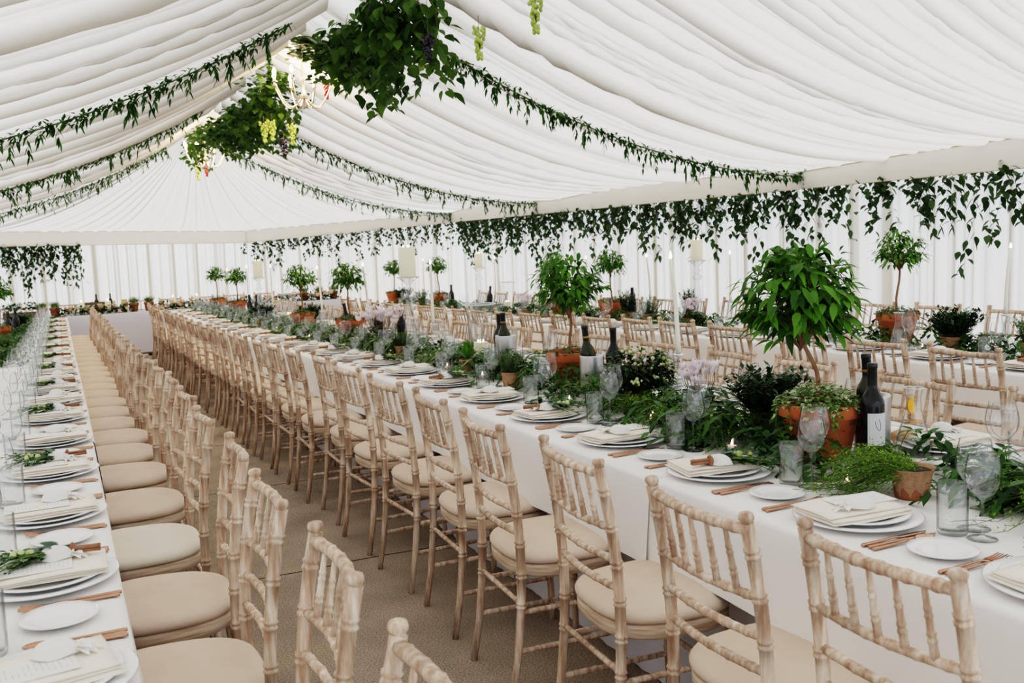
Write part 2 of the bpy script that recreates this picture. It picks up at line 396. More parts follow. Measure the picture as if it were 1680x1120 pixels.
# valance bands
def band(name,i0,i1,seed):
    pts=eave_pts(i0,i1,.12); mb=MB(); q=random.Random(seed); nz=5
    for j,p in enumerate(pts):
        c,l,zb,zt=p
        wob=.012*sin(l*2.1+c)+.010*sin(l*4.7+c*3)
        for k in range(nz+1):
            t=k/nz; z=zb+(zt+.02*bayf(l)+.05*bayf(l)*(1 if i0==0 or i0==4 else 0)*1.0-zb)*t
            ins=.05*(1-t)*0+.03*sin(PI*t)+wob*(1-t)
            dx,dy=(CR-c),(8-l); d=math.hypot(dx,dy); 
            if i0 in(0,4): dx,dy,d=(CR-c),0,abs(CR-c)
            else: dx,dy,d=(0,-1,1) if abs(l-20)<.01 else (-.8,-.6,1)
            mb.v.append((c+dx/d*(ins+.16),l+dy/d*(ins+.16),z))
    for j in range(len(pts)-1):
        for k in range(nz): a=j*(nz+1)+k; mb.face((a,a+1,a+nz+2,a+nz+1))
    rim=[mb.v[j*(nz+1)+nz] for j in range(len(pts))]; mb.tube(rim,.007,4,1)
    mb.tube([mb.v[j*(nz+1)] for j in range(len(pts))],.004,4,1)
    struct(name,mb.mesh(name,[BAND,PIPE]))
band('trim_1',0,1,1); band('trim_2',1,2,2); band('trim_3',2,3,3); band('trim_4',3,4,4); band('trim_5',4,5,5)
# curtain walls
def wall(name,i0,i1,seed,step=.02):
    pts=eave_pts(i0,i1,step); mb=MB(); fo=Fold(seed,[(.72,.8),(.31,.8),(.17,.5),(.1,.15)]); st=Fold(seed+9,[(.9,1),(.37,.9),(.15,.5)]); d=0; pv=None; nz=6; sv=[]
    a,b=EAVE[i0],EAVE[i1]; tx,ty=b[0]-a[0],b[1]-a[1]; q=math.hypot(tx,ty); nx,ny=-ty/q,tx/q
    for p in pts:
        if pv: d+=math.hypot(p[0]-pv[0],p[1]-pv[1])
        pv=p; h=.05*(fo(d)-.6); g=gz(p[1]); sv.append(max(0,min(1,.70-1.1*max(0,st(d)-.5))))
        for k in range(nz+1):
            t=k/nz; z=g+(p[2]+.12-g)*t; dd=.03*sin(3*t+d)*.3
            mb.v.append((p[0]+nx*(h*(1.1-.35*t)-.02)+tx/q*dd,p[1]+ny*(h*(1.1-.35*t)-.02)+ty/q*dd,z))
    for j in range(len(pts)-1):
        for k in range(nz): a=j*(nz+1)+k; mb.face((a,a+nz+1,a+nz+2,a+1))
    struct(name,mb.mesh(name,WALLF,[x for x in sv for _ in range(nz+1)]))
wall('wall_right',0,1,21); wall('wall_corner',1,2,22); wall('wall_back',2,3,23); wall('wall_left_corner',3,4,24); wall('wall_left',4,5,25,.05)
# ---------------------------------------------------------------- tables
def cloth_mesh(name,x0,x1,l0,l1,drop,mat,step=.06,rip=.012,seed=1,lift=0):
    q=random.Random(seed); ph=[q.uniform(0,6) for _ in range(4)]
    mb=MB(); n=int((l1-l0)/step); nt=12; row=[]
    for j in range(n+1):
        l=l0+(l1-l0)*j/n; g=gz(l)
        w=sin(l*5.1+ph[0])+.6*sin(l*11.3+ph[1])
        hem=.012*sin(l*1.3+ph[2])
        prof=[]
        for sgn,xe in ((-1,x0),(1,x1)):
            side=[]
            for k in range(6):
                t=k/5; side.append((xe+sgn*(.006+rip*(1-t)*(1+w*.6)+.008*(1-t)),TH-.012-(drop+hem)*(1-t)))
            side.append((xe+sgn*.002,TH-.003))
            prof.append(side)
        full=prof[0]+[(x0+.02,TH-.0005)]+[(x0+(x1-x0)*k/4,TH-.0005) for k in (1,2,3)]+[(x1-.02,TH-.0005)]+prof[1][::-1]
        for (x,z) in full: mb.v.append((x,l,z+g+lift))
        m=len(full)
    for j in range(n):
        for i in range(m-1): a=j*m+i; mb.face((a,a+1,a+m+1,a+m))
    # end drops
    return mb.mesh(name,mat)
def skirt_mesh(name,x0,x1,l0,l1,mat,seed=2,amp=.018,endamp=.012):
    mb=MB(); q=random.Random(seed); fo=Fold(seed,[(.5,.6),(.23,.5),(.13,.3)])
    per=[]; n1=int((l1-l0)/.04); n2=int((x1-x0)/.04)
    for i in range(n1): per.append((x0,l0+(l1-l0)*i/n1,-1,0))
    for i in range(n2): per.append((x0+(x1-x0)*i/n2,l1,0,1))
    for i in range(n1): per.append((x1,l1-(l1-l0)*i/n1,1,0))
    for i in range(n2): per.append((x1-(x1-x0)*i/n2,l0,0,-1))
    nz=4; d=0
    for k,(x,l,nx,ny) in enumerate(per):
        d+=.04; h=amp*(fo(d)-.4); g=gz(l)
        for z in range(nz+1):
            t=z/nz; mb.v.append((x+nx*h*(1-t),l+ny*h*(1-t),g+.004+(TH-.012)*t))
    m=len(per)
    for k in range(m):
        a=k*(nz+1); b=((k+1)%m)*(nz+1)
        for z in range(nz): mb.face((a+z,b+z,b+z+1,a+z+1))
    return mb.mesh(name,mat)
RX0,RX1=1.62,2.87; LX0,LX1=-1.18,.07; BX0,BX1=4.2,5.45
def one(name,me): return P(name,me)
for nm,x0,x1,la,lb,tn in (('middle',RX0,RX1,.5,16.9,'middle table'),('left',LX0,LX1,.3,16.9,'left table'),('wall',BX0,BX1,1.6,15.2,'table by the wall')):
    put(one('underskirt',skirt_mesh('underskirt',x0+(.11 if nm!='left' else .05),x1-{'middle':.37,'left':.11,'wall':.24}[nm],la+.02,lb-.02,SKIRT,seed=len(nm))),f'shade-tinted white floor-length under-cloth hanging below the long {tn}','tablecloth',(0,0,0),group='floor-length under-cloths')
cuts={'middle':[.5,2.60,6.9,11.2,16.9],'left':[.3,4.4,8.6,12.8,16.9],'wall':[1.6,6.2,10.6,15.2]}
for nm,x0,x1,tn in (('middle',RX0,RX1,'middle table'),('left',LX0,LX1,'left table'),('wall',BX0,BX1,'table by the wall')):
    cu=cuts[nm]
    for k in range(len(cu)-1):
        ov=.10 if k else 0
        put(one('tablecloth',cloth_mesh('tablecloth',x0-.004*(k%2),x1+.004*(k%2),cu[k]-ov,cu[k+1],.25,CLOTH,seed=k+len(nm),lift=.0008*(k%2))),f'white linen tablecloth, {ORD[k]} of the overlapping cloths along the {tn}','tablecloth',(0,0,0),group='white top cloths')
# top table across the end
mb=MB(); TL=17.4
me=cloth_mesh('tablecloth',TL,TL+.62,-1.7,4.7,.66,TOPSKIRT,seed=9)
o=put(one('tablecloth',me),'plain lilac grey cloth falling to the floor from the top table at the end','tablecloth',(0,0,0))
# rotate so its length runs across the marquee: swap axes in mesh data
for v in me.vertices:
    x,y,z=v.co; v.co=(y,x,z-gz(y)+gz(TL+.4))
for poly in me.polygons: poly.flip()
me.update()

# ---------------------------------------------------------------- chairs
def bamboo(mb,p0,p1,r,nodes,segs=8,curve=None,plain=False,taper=None):
    p0,p1=V(p0),V(p1); L=(p1-p0).length; ts=[0,1]
    e=.0045/L
    ev=[]
    for n in nodes:
        if plain: ev+=[(n-e*2,1),(n,1.18),(n+e*2,1)]
        else: ev+=[(n-2.6*e,1),(n-2*e,1.22),(n-e,1.16),(n-.4*e,.98),(n+.4*e,.98),(n+e,1.16),(n+2*e,1.22),(n+2.6*e,1)]
    ev=[x for x in ev if 0<x[0]<1]+[(0,1),(1,1)]+[(k/6,1) for k in range(1,6) if all(abs(k/6-n)>4*e for n in nodes)]
    ev.sort(); pts=[];rad=[]
    for t,k in ev:
        p=p0.lerp(p1,t)
        if curve: p=curve(t)
        pts.append(p); rad.append(r*k*(taper(t) if taper else 1))
    mb.tube(pts,rad,segs)
def post_y(z): return -.192-.055*((z-.47)/.45)**2*(1 if z>.47 else .85)
def seat_ring(a,sc=1.0,sy=1.0):
    ca,sa=cos(a),sin(a); n=2.9
    x=.208*abs(ca)**(2/n)*(1 if ca>=0 else -1); y=.198*abs(sa)**(2/n)*(1 if sa>=0 else -1)
    x*=1+.10*(y/.198)*.6
    return x*sc,y*sc
def ring_solid(levels,segs=36):
    mb=MB()
    for (sc,z) in levels:
        for i in range(segs):
            x,y=seat_ring(2*PI*i/segs,sc); mb.v.append((x,y,z))
    for j in range(len(levels)-1):
        for i in range(segs):
            k=(i+1)%segs; mb.face((j*segs+i,j*segs+k,(j+1)*segs+k,(j+1)*segs+i))
    mb.face(tuple(range(segs))[::-1],smooth=False); b=(len(levels)-1)*segs; mb.face(tuple(b+i for i in range(segs)))
    return mb
def cushion_me(mat): return ring_solid([(.90,.446),(1.0,.452),(1.03,.462),(1.03,.472),(.99,.484),(.88,.494),(.70,.501),(.45,.505),(.2,.507)]).mesh('seat_cushion',mat)
CU={'beige':cushion_me(PAD),'ivory':cushion_me(PADW)}
FR=ring_solid([(.97,.405),(1.0,.409),(1.005,.44),(.98,.446)]).mesh('seat_frame',WOODF)
def rear_leg(sgn,simple_=False):
    mb=MB()
    def cv(t):
        z=.905*t; return V((sgn*(.186-.004*t),post_y(z),z))
    nodes=[.36,.47,.585,.70,.815,.925] if not simple_ else [.47,.70,.925]
    bamboo(mb,(0,0,0),(0,0,.905),.0155,nodes,9 if not simple_ else 6,cv,taper=lambda t:.78+.22*min(1,t/.45))
    z=.905; x=sgn*.182; y=post_y(z)
    mb.lathe([(.0135,.9),(.011,.906),(.0165,.912),(.0175,.919),(.015,.926),(.006,.929),(.0,.9292)],9,o=(x,y,0),closed_ends=False)
    return mb
def front_leg(sgn):
    mb=MB(); bamboo(mb,(sgn*.186,.168,.0),(sgn*.178,.158,.41),.0165,[.45,.62,.86],9,taper=lambda t:.72+.28*t); return mb
def rail(z,r=.0115,bow=.022,nodes=(.1,.26,.42,.58,.74,.9)):
    mb=MB(); y=post_y(z)
    def cv(t): return V((-.182+.364*t,y-bow*sin(PI*t),z))
    bamboo(mb,(-.182,y,z),(.182,y,z),r,list(nodes),8,cv,plain=True); return mb
def bowy(x,z,bow=.022): return post_y(z)-bow*sin(PI*(x+.182)/.364)
def spindle(x):
    mb=MB(); z0,z1=.735,.888; bamboo(mb,(x,bowy(x,z0),z0),(x*.97,bowy(x,z1),z1),.0078,[.3,.62],7,taper=lambda t:1.15-.45*t); return mb
def stretch(p0,p1,nodes=(.3,.7)):
    mb=MB(); bamboo(mb,p0,p1,.009,list(nodes),7,plain=True); return mb
def chair_proto(cu):
    kids=[P('seat_cushion',CU[cu],label=f'{cu} fabric seat pad'),P('seat_frame',FR)]
    kids+=CH_PARTS
    return P('chiavari_chair',None,kids)
CH_PARTS=[P('rear_leg',rear_leg(s).mesh('rear_leg',WOOD)) for s in (-1,1)]+[P('front_leg',front_leg(s).mesh('front_leg',WOOD)) for s in (-1,1)]
CH_PARTS+=[P('top_rail',rail(.888,.013).mesh('top_rail',WOOD))]+[P('back_rail',rail(z,r,b,n).mesh('back_rail',WOOD)) for z,r,b,n in ((.735,.0105,.022,(.1,.26,.42,.58,.74,.9)),(.645,.0105,.02,(.12,.31,.5,.69,.88)),(.565,.0105,.016,(.12,.31,.5,.69,.88)))]
CH_PARTS+=[P('spindle',spindle(x).mesh('spindle',WOOD)) for x in (-.12,-.06,0,.06,.12)]
for s in (-1,1):
    for z in (.17,.30): CH_PARTS.append(P('stretcher',stretch((s*.184,post_y(z),z),(s*.182,.165,z)).mesh('stretcher',WOOD)))
CH_PARTS+=[P('stretcher',stretch((-.182,post_y(.33),.33),(.182,post_y(.33),.33)).mesh('stretcher',WOOD)),P('stretcher',stretch((-.182,.164,.235),(.182,.164,.235)).mesh('stretcher',WOOD))]
def far_parts():
    legs=[]
    for s in (-1,1):
        mb=rear_leg(s,True); legs.append(P('rear_leg',mb.mesh('rear_leg',WOOD)))
    fl=[P('front_leg',front_leg(s).mesh('front_leg',WOOD)) for s in (-1,1)]
    mb=MB()
    for z,r in ((.888,.013),(.735,.0105)): 
        mb.tube([(-.182+.364*t/6,bowy(-.182+.364*t/6,z),z) for t in range(7)],r,5)
    for x in (-.12,-.06,0,.06,.12): mb.tube([(x,bowy(x,.735),.735),(x,bowy(x,.888),.888)],.0075,5)
    bp=P('back_panel',mb.mesh('back_panel',WOOD))
    mb=MB()
    for z in (.645,.565): mb.tube([(-.182,post_y(z),z),(0,post_y(z)-.018,z),(.182,post_y(z),z)],.0105,5)
    lr=P('lower_rails',mb.mesh('lower_rails',WOOD))
    mb=MB()
    for s in (-1,1): mb.tube([(s*.184,post_y(.25),.25),(s*.182,.165,.25)],.009,5)
    mb.tube([(-.182,.164,.24),(.182,.164,.24)],.009,5)
    return legs+fl+[bp,lr,P('stretchers',mb.mesh('stretchers',WOOD))]
FARP=far_parts()
CHN={k:chair_proto(k) for k in CU}
CHF={k:P('chiavari_chair',None,[P('seat_cushion',CU[k],label=f'{k} fabric seat pad'),P('seat_frame',FR)]+FARP) for k in CU}
def chair(c,l,rz,label,group,cu='beige',near=True):
    put((CHN if near else CHF)[cu],label,'chair',(c,l,gz(l)),rz,group)
# middle table, aisle side
for k in range(27):
    l=1.19+.583*k; j=R.uniform(-.03,.03); cu='beige'
    c=1.50+R.uniform(-.02,.02)+(.09 if k==0 else 0)
    if k==0: l+=.13
    chair(c,l+j*.4,-PI/2+R.uniform(-.07,.07),f'limewashed wooden chair, {ORD[k]} along the aisle side of the middle table','middle table aisle chairs',cu,k<13)
# left row
LL=[1.24,1.85,2.43,3.02,3.65,4.27,4.86,5.42,6.0,6.6,7.2]+[7.8+.6*i for i in range(15)]
for k,l in enumerate(LL):
    cu='ivory' if k in (4,) else 'beige'
    chair(.195+R.uniform(-.015,.015),l,PI/2+R.uniform(-.06,.06),f'limewashed chair with {cu} pad, {ORD[k]} in the row beside the left table','left table chairs',cu,k<11)
# middle table, far side: tucked in, backs towards the wall
for k in range(25):
    l=1.58+.583*k
    if l>15.5: break
    chair(2.745+R.uniform(-.03,.03),l+R.uniform(-.04,.04),PI/2+R.uniform(-.06,.06),f'limewashed chair tucked in, {ORD[k]} along the far side of the middle table','middle table far-side chairs','beige',k<9)
# wall table, near side
for k in range(21):
    l=2.62+.583*k
    if l>14.8: break
    chair(4.08+R.uniform(-.03,.03),l+R.uniform(-.04,.04),-PI/2+R.uniform(-.06,.06),f'limewashed chair, {ORD[k]} along the near side of the table by the wall','wall table near-side chairs','beige',k<9)
for k in range(18):
    l=3.25+.583*k
    chair(5.46+R.uniform(-.03,.03),l+R.uniform(-.05,.05),PI/2+R.uniform(-.1,.1),f'limewashed chair, {ORD[k]} between the wall table and the curtain','wall table far-side chairs','beige',k<4)
for k in range(9):
    c=-1.0+.56*k
    chair(c,TL+.88,PI,f'limewashed chair behind the top table, {ORD[k].replace("nearest","first")} from the left','top table chairs','beige',False)

# ---------------------------------------------------------------- place settings
def plate_me(r,h,name,segs=40):
    mb=MB(); mb.lathe([(0,.0),(r*.55,0),(r*.62,.002),(r*.97,h),(r,h+.0012),(r*.975,h+.0035),(r*.70,h*.45+.004),(r*.62,.0055),(r*.55,.005),(0,.005)],segs,closed_ends=False)
    return mb.mesh(name,CHINA)
CHARGER=P('charger_plate',plate_me(.163,.014,'charger_plate')); DINNER=P('dinner_plate',plate_me(.134,.016,'dinner_plate')); SIDEP=P('side_plate',plate_me(.079,.011,'side_plate',32))
def napkin_me(seed):
    q=random.Random(seed); mb=MB(); ly,lx=.125,.085; n=9
    lay=3
    for L_ in range(lay):
        z0=.002+.007*L_; b=len(mb.v); sh=q.uniform(-.005,.005)
        for zz in (0,1):
            for j in range(n):
                for i in range(n):
                    x=-lx+2*lx*i/(n-1); y=-ly+2*ly*j/(n-1)
                    e=max(abs(x)/lx,abs(y)/ly); zt=(.0065 if zz else 0.001)*(1-.7*e**6)
                    mb.v.append((x*(1-.03*L_)+sh+.003*sin(9*y+L_+seed),y*(1-.02*L_)+sh*.5,z0+zt+.002*sin(x*30+L_+seed)*sin(y*22+seed)))
        for zz in (0,1):
            for j in range(n-1):
                for i in range(n-1):
                    a=b+zz*n*n+j*n+i; q4=(a,a+1,a+n+1,a+n); mb.face(q4 if zz else q4[::-1])
        rim=[(0,i) for i in range(n)]+[(j,n-1) for j in range(1,n)]+[(n-1,i) for i in range(n-2,-1,-1)]+[(j,0) for j in range(n-2,0,-1)]
        for k in range(len(rim)):
            (j0,i0),(j1,i1)=rim[k],rim[(k+1)%len(rim)]
            a=b+j0*n+i0;c=b+j1*n+i1; mb.face((a,c,c+n*n,a+n*n))
    return mb.mesh('napkin',NAP)
NAPS=[P('napkin',napkin_me(s)) for s in (1,2,3)]
def menu_proto():
    mb=MB(); mb.box(-.045,.045,-.085,.085,0,.0012); return P('menu_card',mb.mesh('menu_card',MENU))
MENUP=menu_proto()
def pouch():
    mb=MB(); n=22
    for zz in (0,1):
        for q in range(6):
            for i in range(n):
                a=2*PI*i/n; r=(.2+.8*q/5); x=.030*r*cos(a)*(1+.1*sin(3*a)); y=.02+.042*r*sin(a)
                z=.002+(.028*(1-r**2.2)**.6*(1 if zz else .05))+.002*sin(4*a+q)*r*zz
                mb.v.append((x,y,max(.0,z)))
        b=zz*6*n
        for q in range(5):
            for i in range(n): k=(i+1)%n; f=(b+q*n+i,b+q*n+k,b+(q+1)*n+k,b+(q+1)*n+i); mb.face(f if zz else f[::-1])
        mb.face(tuple(b+i for i in range(n)) if not zz else tuple(b+i for i in range(n))[::-1])
    for k in range(16):
        a=-PI/2+R.uniform(-1.1,1.1); mb.leaf((0,-.016,.008),(cos(a),sin(a),R.uniform(0,.45)),(0,0,1),R.uniform(.025,.05),.022,det=1,droop=.35,rnd=.5)
    b=mb.mesh('favour_pouch',SHEER); t=MB(); t.lathe([(.008,-.003),(.010,0),(.008,.003)],10,rot=Matrix.Rotation(PI/2,3,'X'),o=(0,-.018,.010))
    return P('favour_pouch',b,[P('ribbon',t.mesh('ribbon',NAP))])
POUCH=pouch()
def sprig(seed):
    q=random.Random(seed); global R; old=R; R=q
    a=MB()
    for k in range(16):
        ang=PI/2+q.uniform(-.7,.7); L=q.uniform(.08,.15); d=V((cos(ang),sin(ang),q.uniform(.1,.35)))
        pts=[V((0,-.03,.006))+d*(L*t/4)-V((0,0,.3*L*(t/4)**2)) for t in range(5)]
        a.tube(pts,.0012,4,1)
        for i in range(7):
            t=.25+.75*i/6; p=pts[0].lerp(pts[-1],t); p.z+=.006
            s=1 if i%2 else -1; dd=V((d.x+s*d.y*.9,d.y-s*d.x*.9,q.uniform(0,.6)))
            a.leaf(p,dd,(0,0,1),q.uniform(.016,.030),q.uniform(.009,.016),det=1,rnd=q.random())
    lm=a.mesh('mixed_leaves',[LF_RUS,STEM])
    e=MB()
    for k in range(5): 
        ang=PI/2+q.uniform(-.9,.9); e.leaf((q.uniform(-.012,.012),-.02+q.uniform(-.01,.03),.014),(cos(ang),sin(ang),q.uniform(.1,.8)),(0,0,1),q.uniform(.035,.055),q.uniform(.022,.03),det=2)
    for k in range(6): e.ball((q.uniform(-.02,.02),q.uniform(.02,.06),.016),.007,6,4,1)
    em=e.mesh('eucalyptus',[LF_EUC,BUDG])
    c=MB()
    for k in range(4): c.tube([(q.uniform(-.01,.01),-.10,.006+.006*(k%2)),(q.uniform(-.012,.012),-.01,.008+.006*(k%2))],.0034,7)
    c.lathe([(.011,-.004),(.014,0),(.011,.004)],9,rot=Matrix.Rotation(PI/2,3,'X'),o=(0,-.05,.010))
    R=old
    return P('herb_sprig',None,[P('mixed_leaves',lm),P('eucalyptus_leaves',em),P('cinnamon_sticks',c.mesh('cinnamon_sticks',CINN),label='bundle of brown cinnamon sticks')])
SPRIGS=[sprig(s) for s in (4,5,6)]
def cutlery(kind):
    mb=MB(); L=.2
    def flat(pts,mat=0):  # (y, halfwidth, z, thickness)
        b=len(mb.v)
        for (y,w,z,t) in pts:
            mb.v+=[(-w,y,z),(w,y,z),(w*.8,y,z+t),(-w*.8,y,z+t)]
        for j in range(len(pts)-1):
            for i in range(4): a=b+4*j; k=(i+1)%4; mb.face((a+i,a+k,a+4+k,a+4+i))
        mb.face((b,b+3,b+2,b+1)); a=b+4*(len(pts)-1); mb.face((a,a+1,a+2,a+3))
    h=[(0,.0045,.001,.005),(.004,.0055,.001,.006),(.06,.0042,.002,.0045),(.115,.003,.004,.003)]
    if kind=='knife': flat(h+[(.12,.007,.003,.002),(.18,.008,.002,.0015),(.205,.005,.002,.001),(.215,.001,.002,.001)])
    elif kind=='fork':
        flat(h+[(.135,.004,.004,.002),(.148,.011,.001,.002),(.16,.0125,.001,.002)])
        for i in range(4): x=-.0095+.0063*i; b=len(mb.v); mb.tube([(x,.158,.002),(x,.18,.004),(x,.205,.008)],[.0022,.002,.001],5)
    else:
        flat(h+[(.14,.004,.005,.002)])
        mb.lathe([(0,0),(.011,.001),(.017,.004),(.019,.007),(.0175,.0078),(.010,.004),(0,.003)],14,closed_ends=False,o=(0,0,0))
        nv=14*7
        for i in range(len(mb.v)-nv,len(mb.v)): x,y,z=mb.v[i]; mb.v[i]=(x*.92,y*1.5+.165,z)
    return P(kind,mb.mesh(kind,COPPER))
KNIFE,FORK,SPOON=cutlery('knife'),cutlery('fork'),cutlery('spoon')
def wineglass(s=1.0,segs=20,parts=True):
    bowl=[(.004,.100),(.012,.103),(.026,.113),(.036,.128),(.041,.146),(.0405,.165),(.037,.185),(.0325,.205)]
    stem=[(.0075,.006),(.0045,.014),(.0035,.04),(.0035,.085),(.0055,.098),(.009,.102)]
    foot=[(0,0),(.034,0),(.0355,.001),(.033,.0022),(.012,.005),(.006,.008)]
    sc=lambda p:[(r*s,z*s) for r,z in p]
    if parts:
        B=MB().lathe(sc(bowl),segs+4,closed_ends=False); B.tube([(cos(2*PI*i/24)*.0325*s,sin(2*PI*i/24)*.0325*s,.205*s) for i in range(25)],.0007,4,caps=False)
        return P('wine_glass',None,[P('bowl',B.mesh('bowl',GLASS)),P('stem',MB().lathe(sc(stem),10,closed_ends=False).mesh('stem',GLASS)),P('foot',MB().lathe(sc(foot),segs,closed_ends=False).mesh('foot',GLASS))])
    mb=MB(); [mb.lathe(sc(q),12,closed_ends=False) for q in (bowl,stem,foot)]
    return P('wine_glass',mb.mesh('wine_glass',GLASS))
WG1,WG2=wineglass(1.0),wineglass(1.10); WF1,WF2=wineglass(1.0,12,False),wineglass(1.10,12,False)
TUMB=P('tumbler',MB().lathe([(0,.011),(.032,.011),(.0335,.014),(.0345,.125),(.0355,.126),(.0365,.125),(.036,.01),(.034,.001),(.030,0),(0,0)],24,closed_ends=False).mesh('tumbler',TGLASS))
def setting(c,l,rz,k,side,near_l,cut_l,sprigged,dist_from,tall=False):
    """one place setting; local x to the diner's right, y towards the table centre"""
    z=tz(l); lab=f'{ORD[k]} place {side}'; co_,si_=cos(rz),sin(rz)
    def W(x,y): return (c+x*co_-y*si_, l+x*si_+y*co_)
    def at(pr,x,y,dz,what,cat,grp,dr=0,**kw):
        X,Y=W(x,y); return put(pr,f'{what}, {lab}',cat,(X,Y,tz(Y)+dz),rz+dr,grp,**kw)
    j=lambda a:R.uniform(-a,a)
    near=l<near_l
    at(CHARGER,0,0,.0008,'wide white charger plate','plate','charger plates'); at(DINNER,j(.006),j(.006),.0062,'white dinner plate on charger','plate','dinner plates')
    nr=j(.18)
    at(NAPS[k%3],j(.01),-.01+j(.01),.0205,'folded ivory napkin','napkin','folded napkins',dr=nr)
    if near: at(MENUP,-.02,.025,.0445,'printed menu card','card','menu cards',dr=nr)
    if near or not sprigged: at(POUCH,.03,-.045,.046,'sheer white favour pouch','favour','favour pouches',dr=j(.6)-.5)
    if sprigged: at(SPRIGS[k%3],.045 if near else .0,-.0,.047,'green herb sprig with cinnamon','sprig','herb sprigs',dr=j(.25)-.12,sc=1.25)
    at(SIDEP,-.284,-.03+j(.01),.0008,'small white side plate','plate','side plates')
    if l<cut_l:
        for pr,x,w in ((FORK,-.176,'inner copper fork'),(FORK,-.192,'outer copper fork'),(KNIFE,.171,'inner copper knife'),(KNIFE,.186,'outer copper knife'),(SPOON,.202,'copper spoon')):
            at(pr,x+j(.002),-.15+j(.008),.001,w,w.split()[-1],'copper '+w.split()[-1]+'s',dr=j(.025))
    at(TUMB,.215+j(.008),.105+j(.008),.0006,'clear straight tumbler','glass','tumblers')
    at(WG1 if near else WF1,.275+j(.01),.125+j(.008),.0006,'smaller wine glass','glass','smaller wine glasses',dr=R.random())
    at(WG2 if near else WF2,.21+j(.01),.185+j(.01),.0006,'larger wine glass','glass','larger wine glasses',dr=R.random())
for k in range(27):
    l=1.27+.583*k
    setting(1.825,l,-PI/2,k,'on the aisle side of the middle table',8,9.5,k%2==0 and k>0,0)
for k in range(24):
    l=1.86+.62*k
    setting(-.085,l,PI/2,k,'along the left table',8.5,9.5,k%2==1,0)
for k in range(22):
    l=1.72+.583*k
    setting(2.665,l,PI/2,k,'on the far side of the middle table',5,5,k%2==0,0)
for k in range(20):
    l=2.70+.583*k
    setting(4.40,l,-PI/2,k,'on the near side of the wall table',4.5,6.2,k%3==1,0)

# ---------------------------------------------------------------- plants
def pot_me(r,h,mat,name='pot'):
    mb=MB(); mb.lathe([(0,0),(r*.66,0),(r*.70,.004),(r*.90,h*.74),(r*.93,h*.745),(r*1.0,h*.76),(r*1.015,h*.97),(r*1.0,h),(r*.93,h),(r*.90,h*.93),(r*.88,h*.88)],36,closed_ends=False)
    return mb.mesh(name,mat)
def soil_me(r,z): return MB().lathe([(0,z+.006),(r*.5,z+.005),(r,z)],20,closed_ends=False).mesh('soil',SOIL)
def ivy_mound(r,z,n,L,mat,trail=.1,h=.06,det=1,name='trailing_ivy'):
    mb=MB()
    for k in range(n):
        a=R.uniform(0,2*PI); q=math.sqrt(R.random())*r*1.12; zz=z+h*(1-(q/r/1.15)**2)*R.uniform(.2,1)
        p=V((q*cos(a),q*sin(a),zz)); 
        mb.leaf(p,(cos(a)*.7+R.uniform(-.6,.6),sin(a)*.7+R.uniform(-.6,.6),R.uniform(-.2,.8)),(0,0,1),L*R.uniform(.7,1.2),L*R.uniform(.6,.85),det=det,droop=.3)
    for s in range(int(n/22)):
        a=R.uniform(0,2*PI); tl=R.uniform(.3,1)*trail; pts=[]
        for i in range(6):
            t=i/5; rad=r*(1.0+.14*t) ; pts.append(V((rad*cos(a+.15*t),rad*sin(a+.15*t),z+.02-tl*t*t)))
        mb.tube(pts,.001,3,1,caps=False)
        for i in range(12):
            t=R.random(); p=pts[0].lerp(pts[-1],t); p=pts[min(5,int(t*5))]; mb.leaf(p,(cos(a)+R.uniform(-.8,.8),sin(a)+R.uniform(-.8,.8),R.uniform(-.6,.3)),(0,0,1),L*R.uniform(.7,1.1),L*.7,det=det)
    return mb.mesh(name,[mat,STEM])
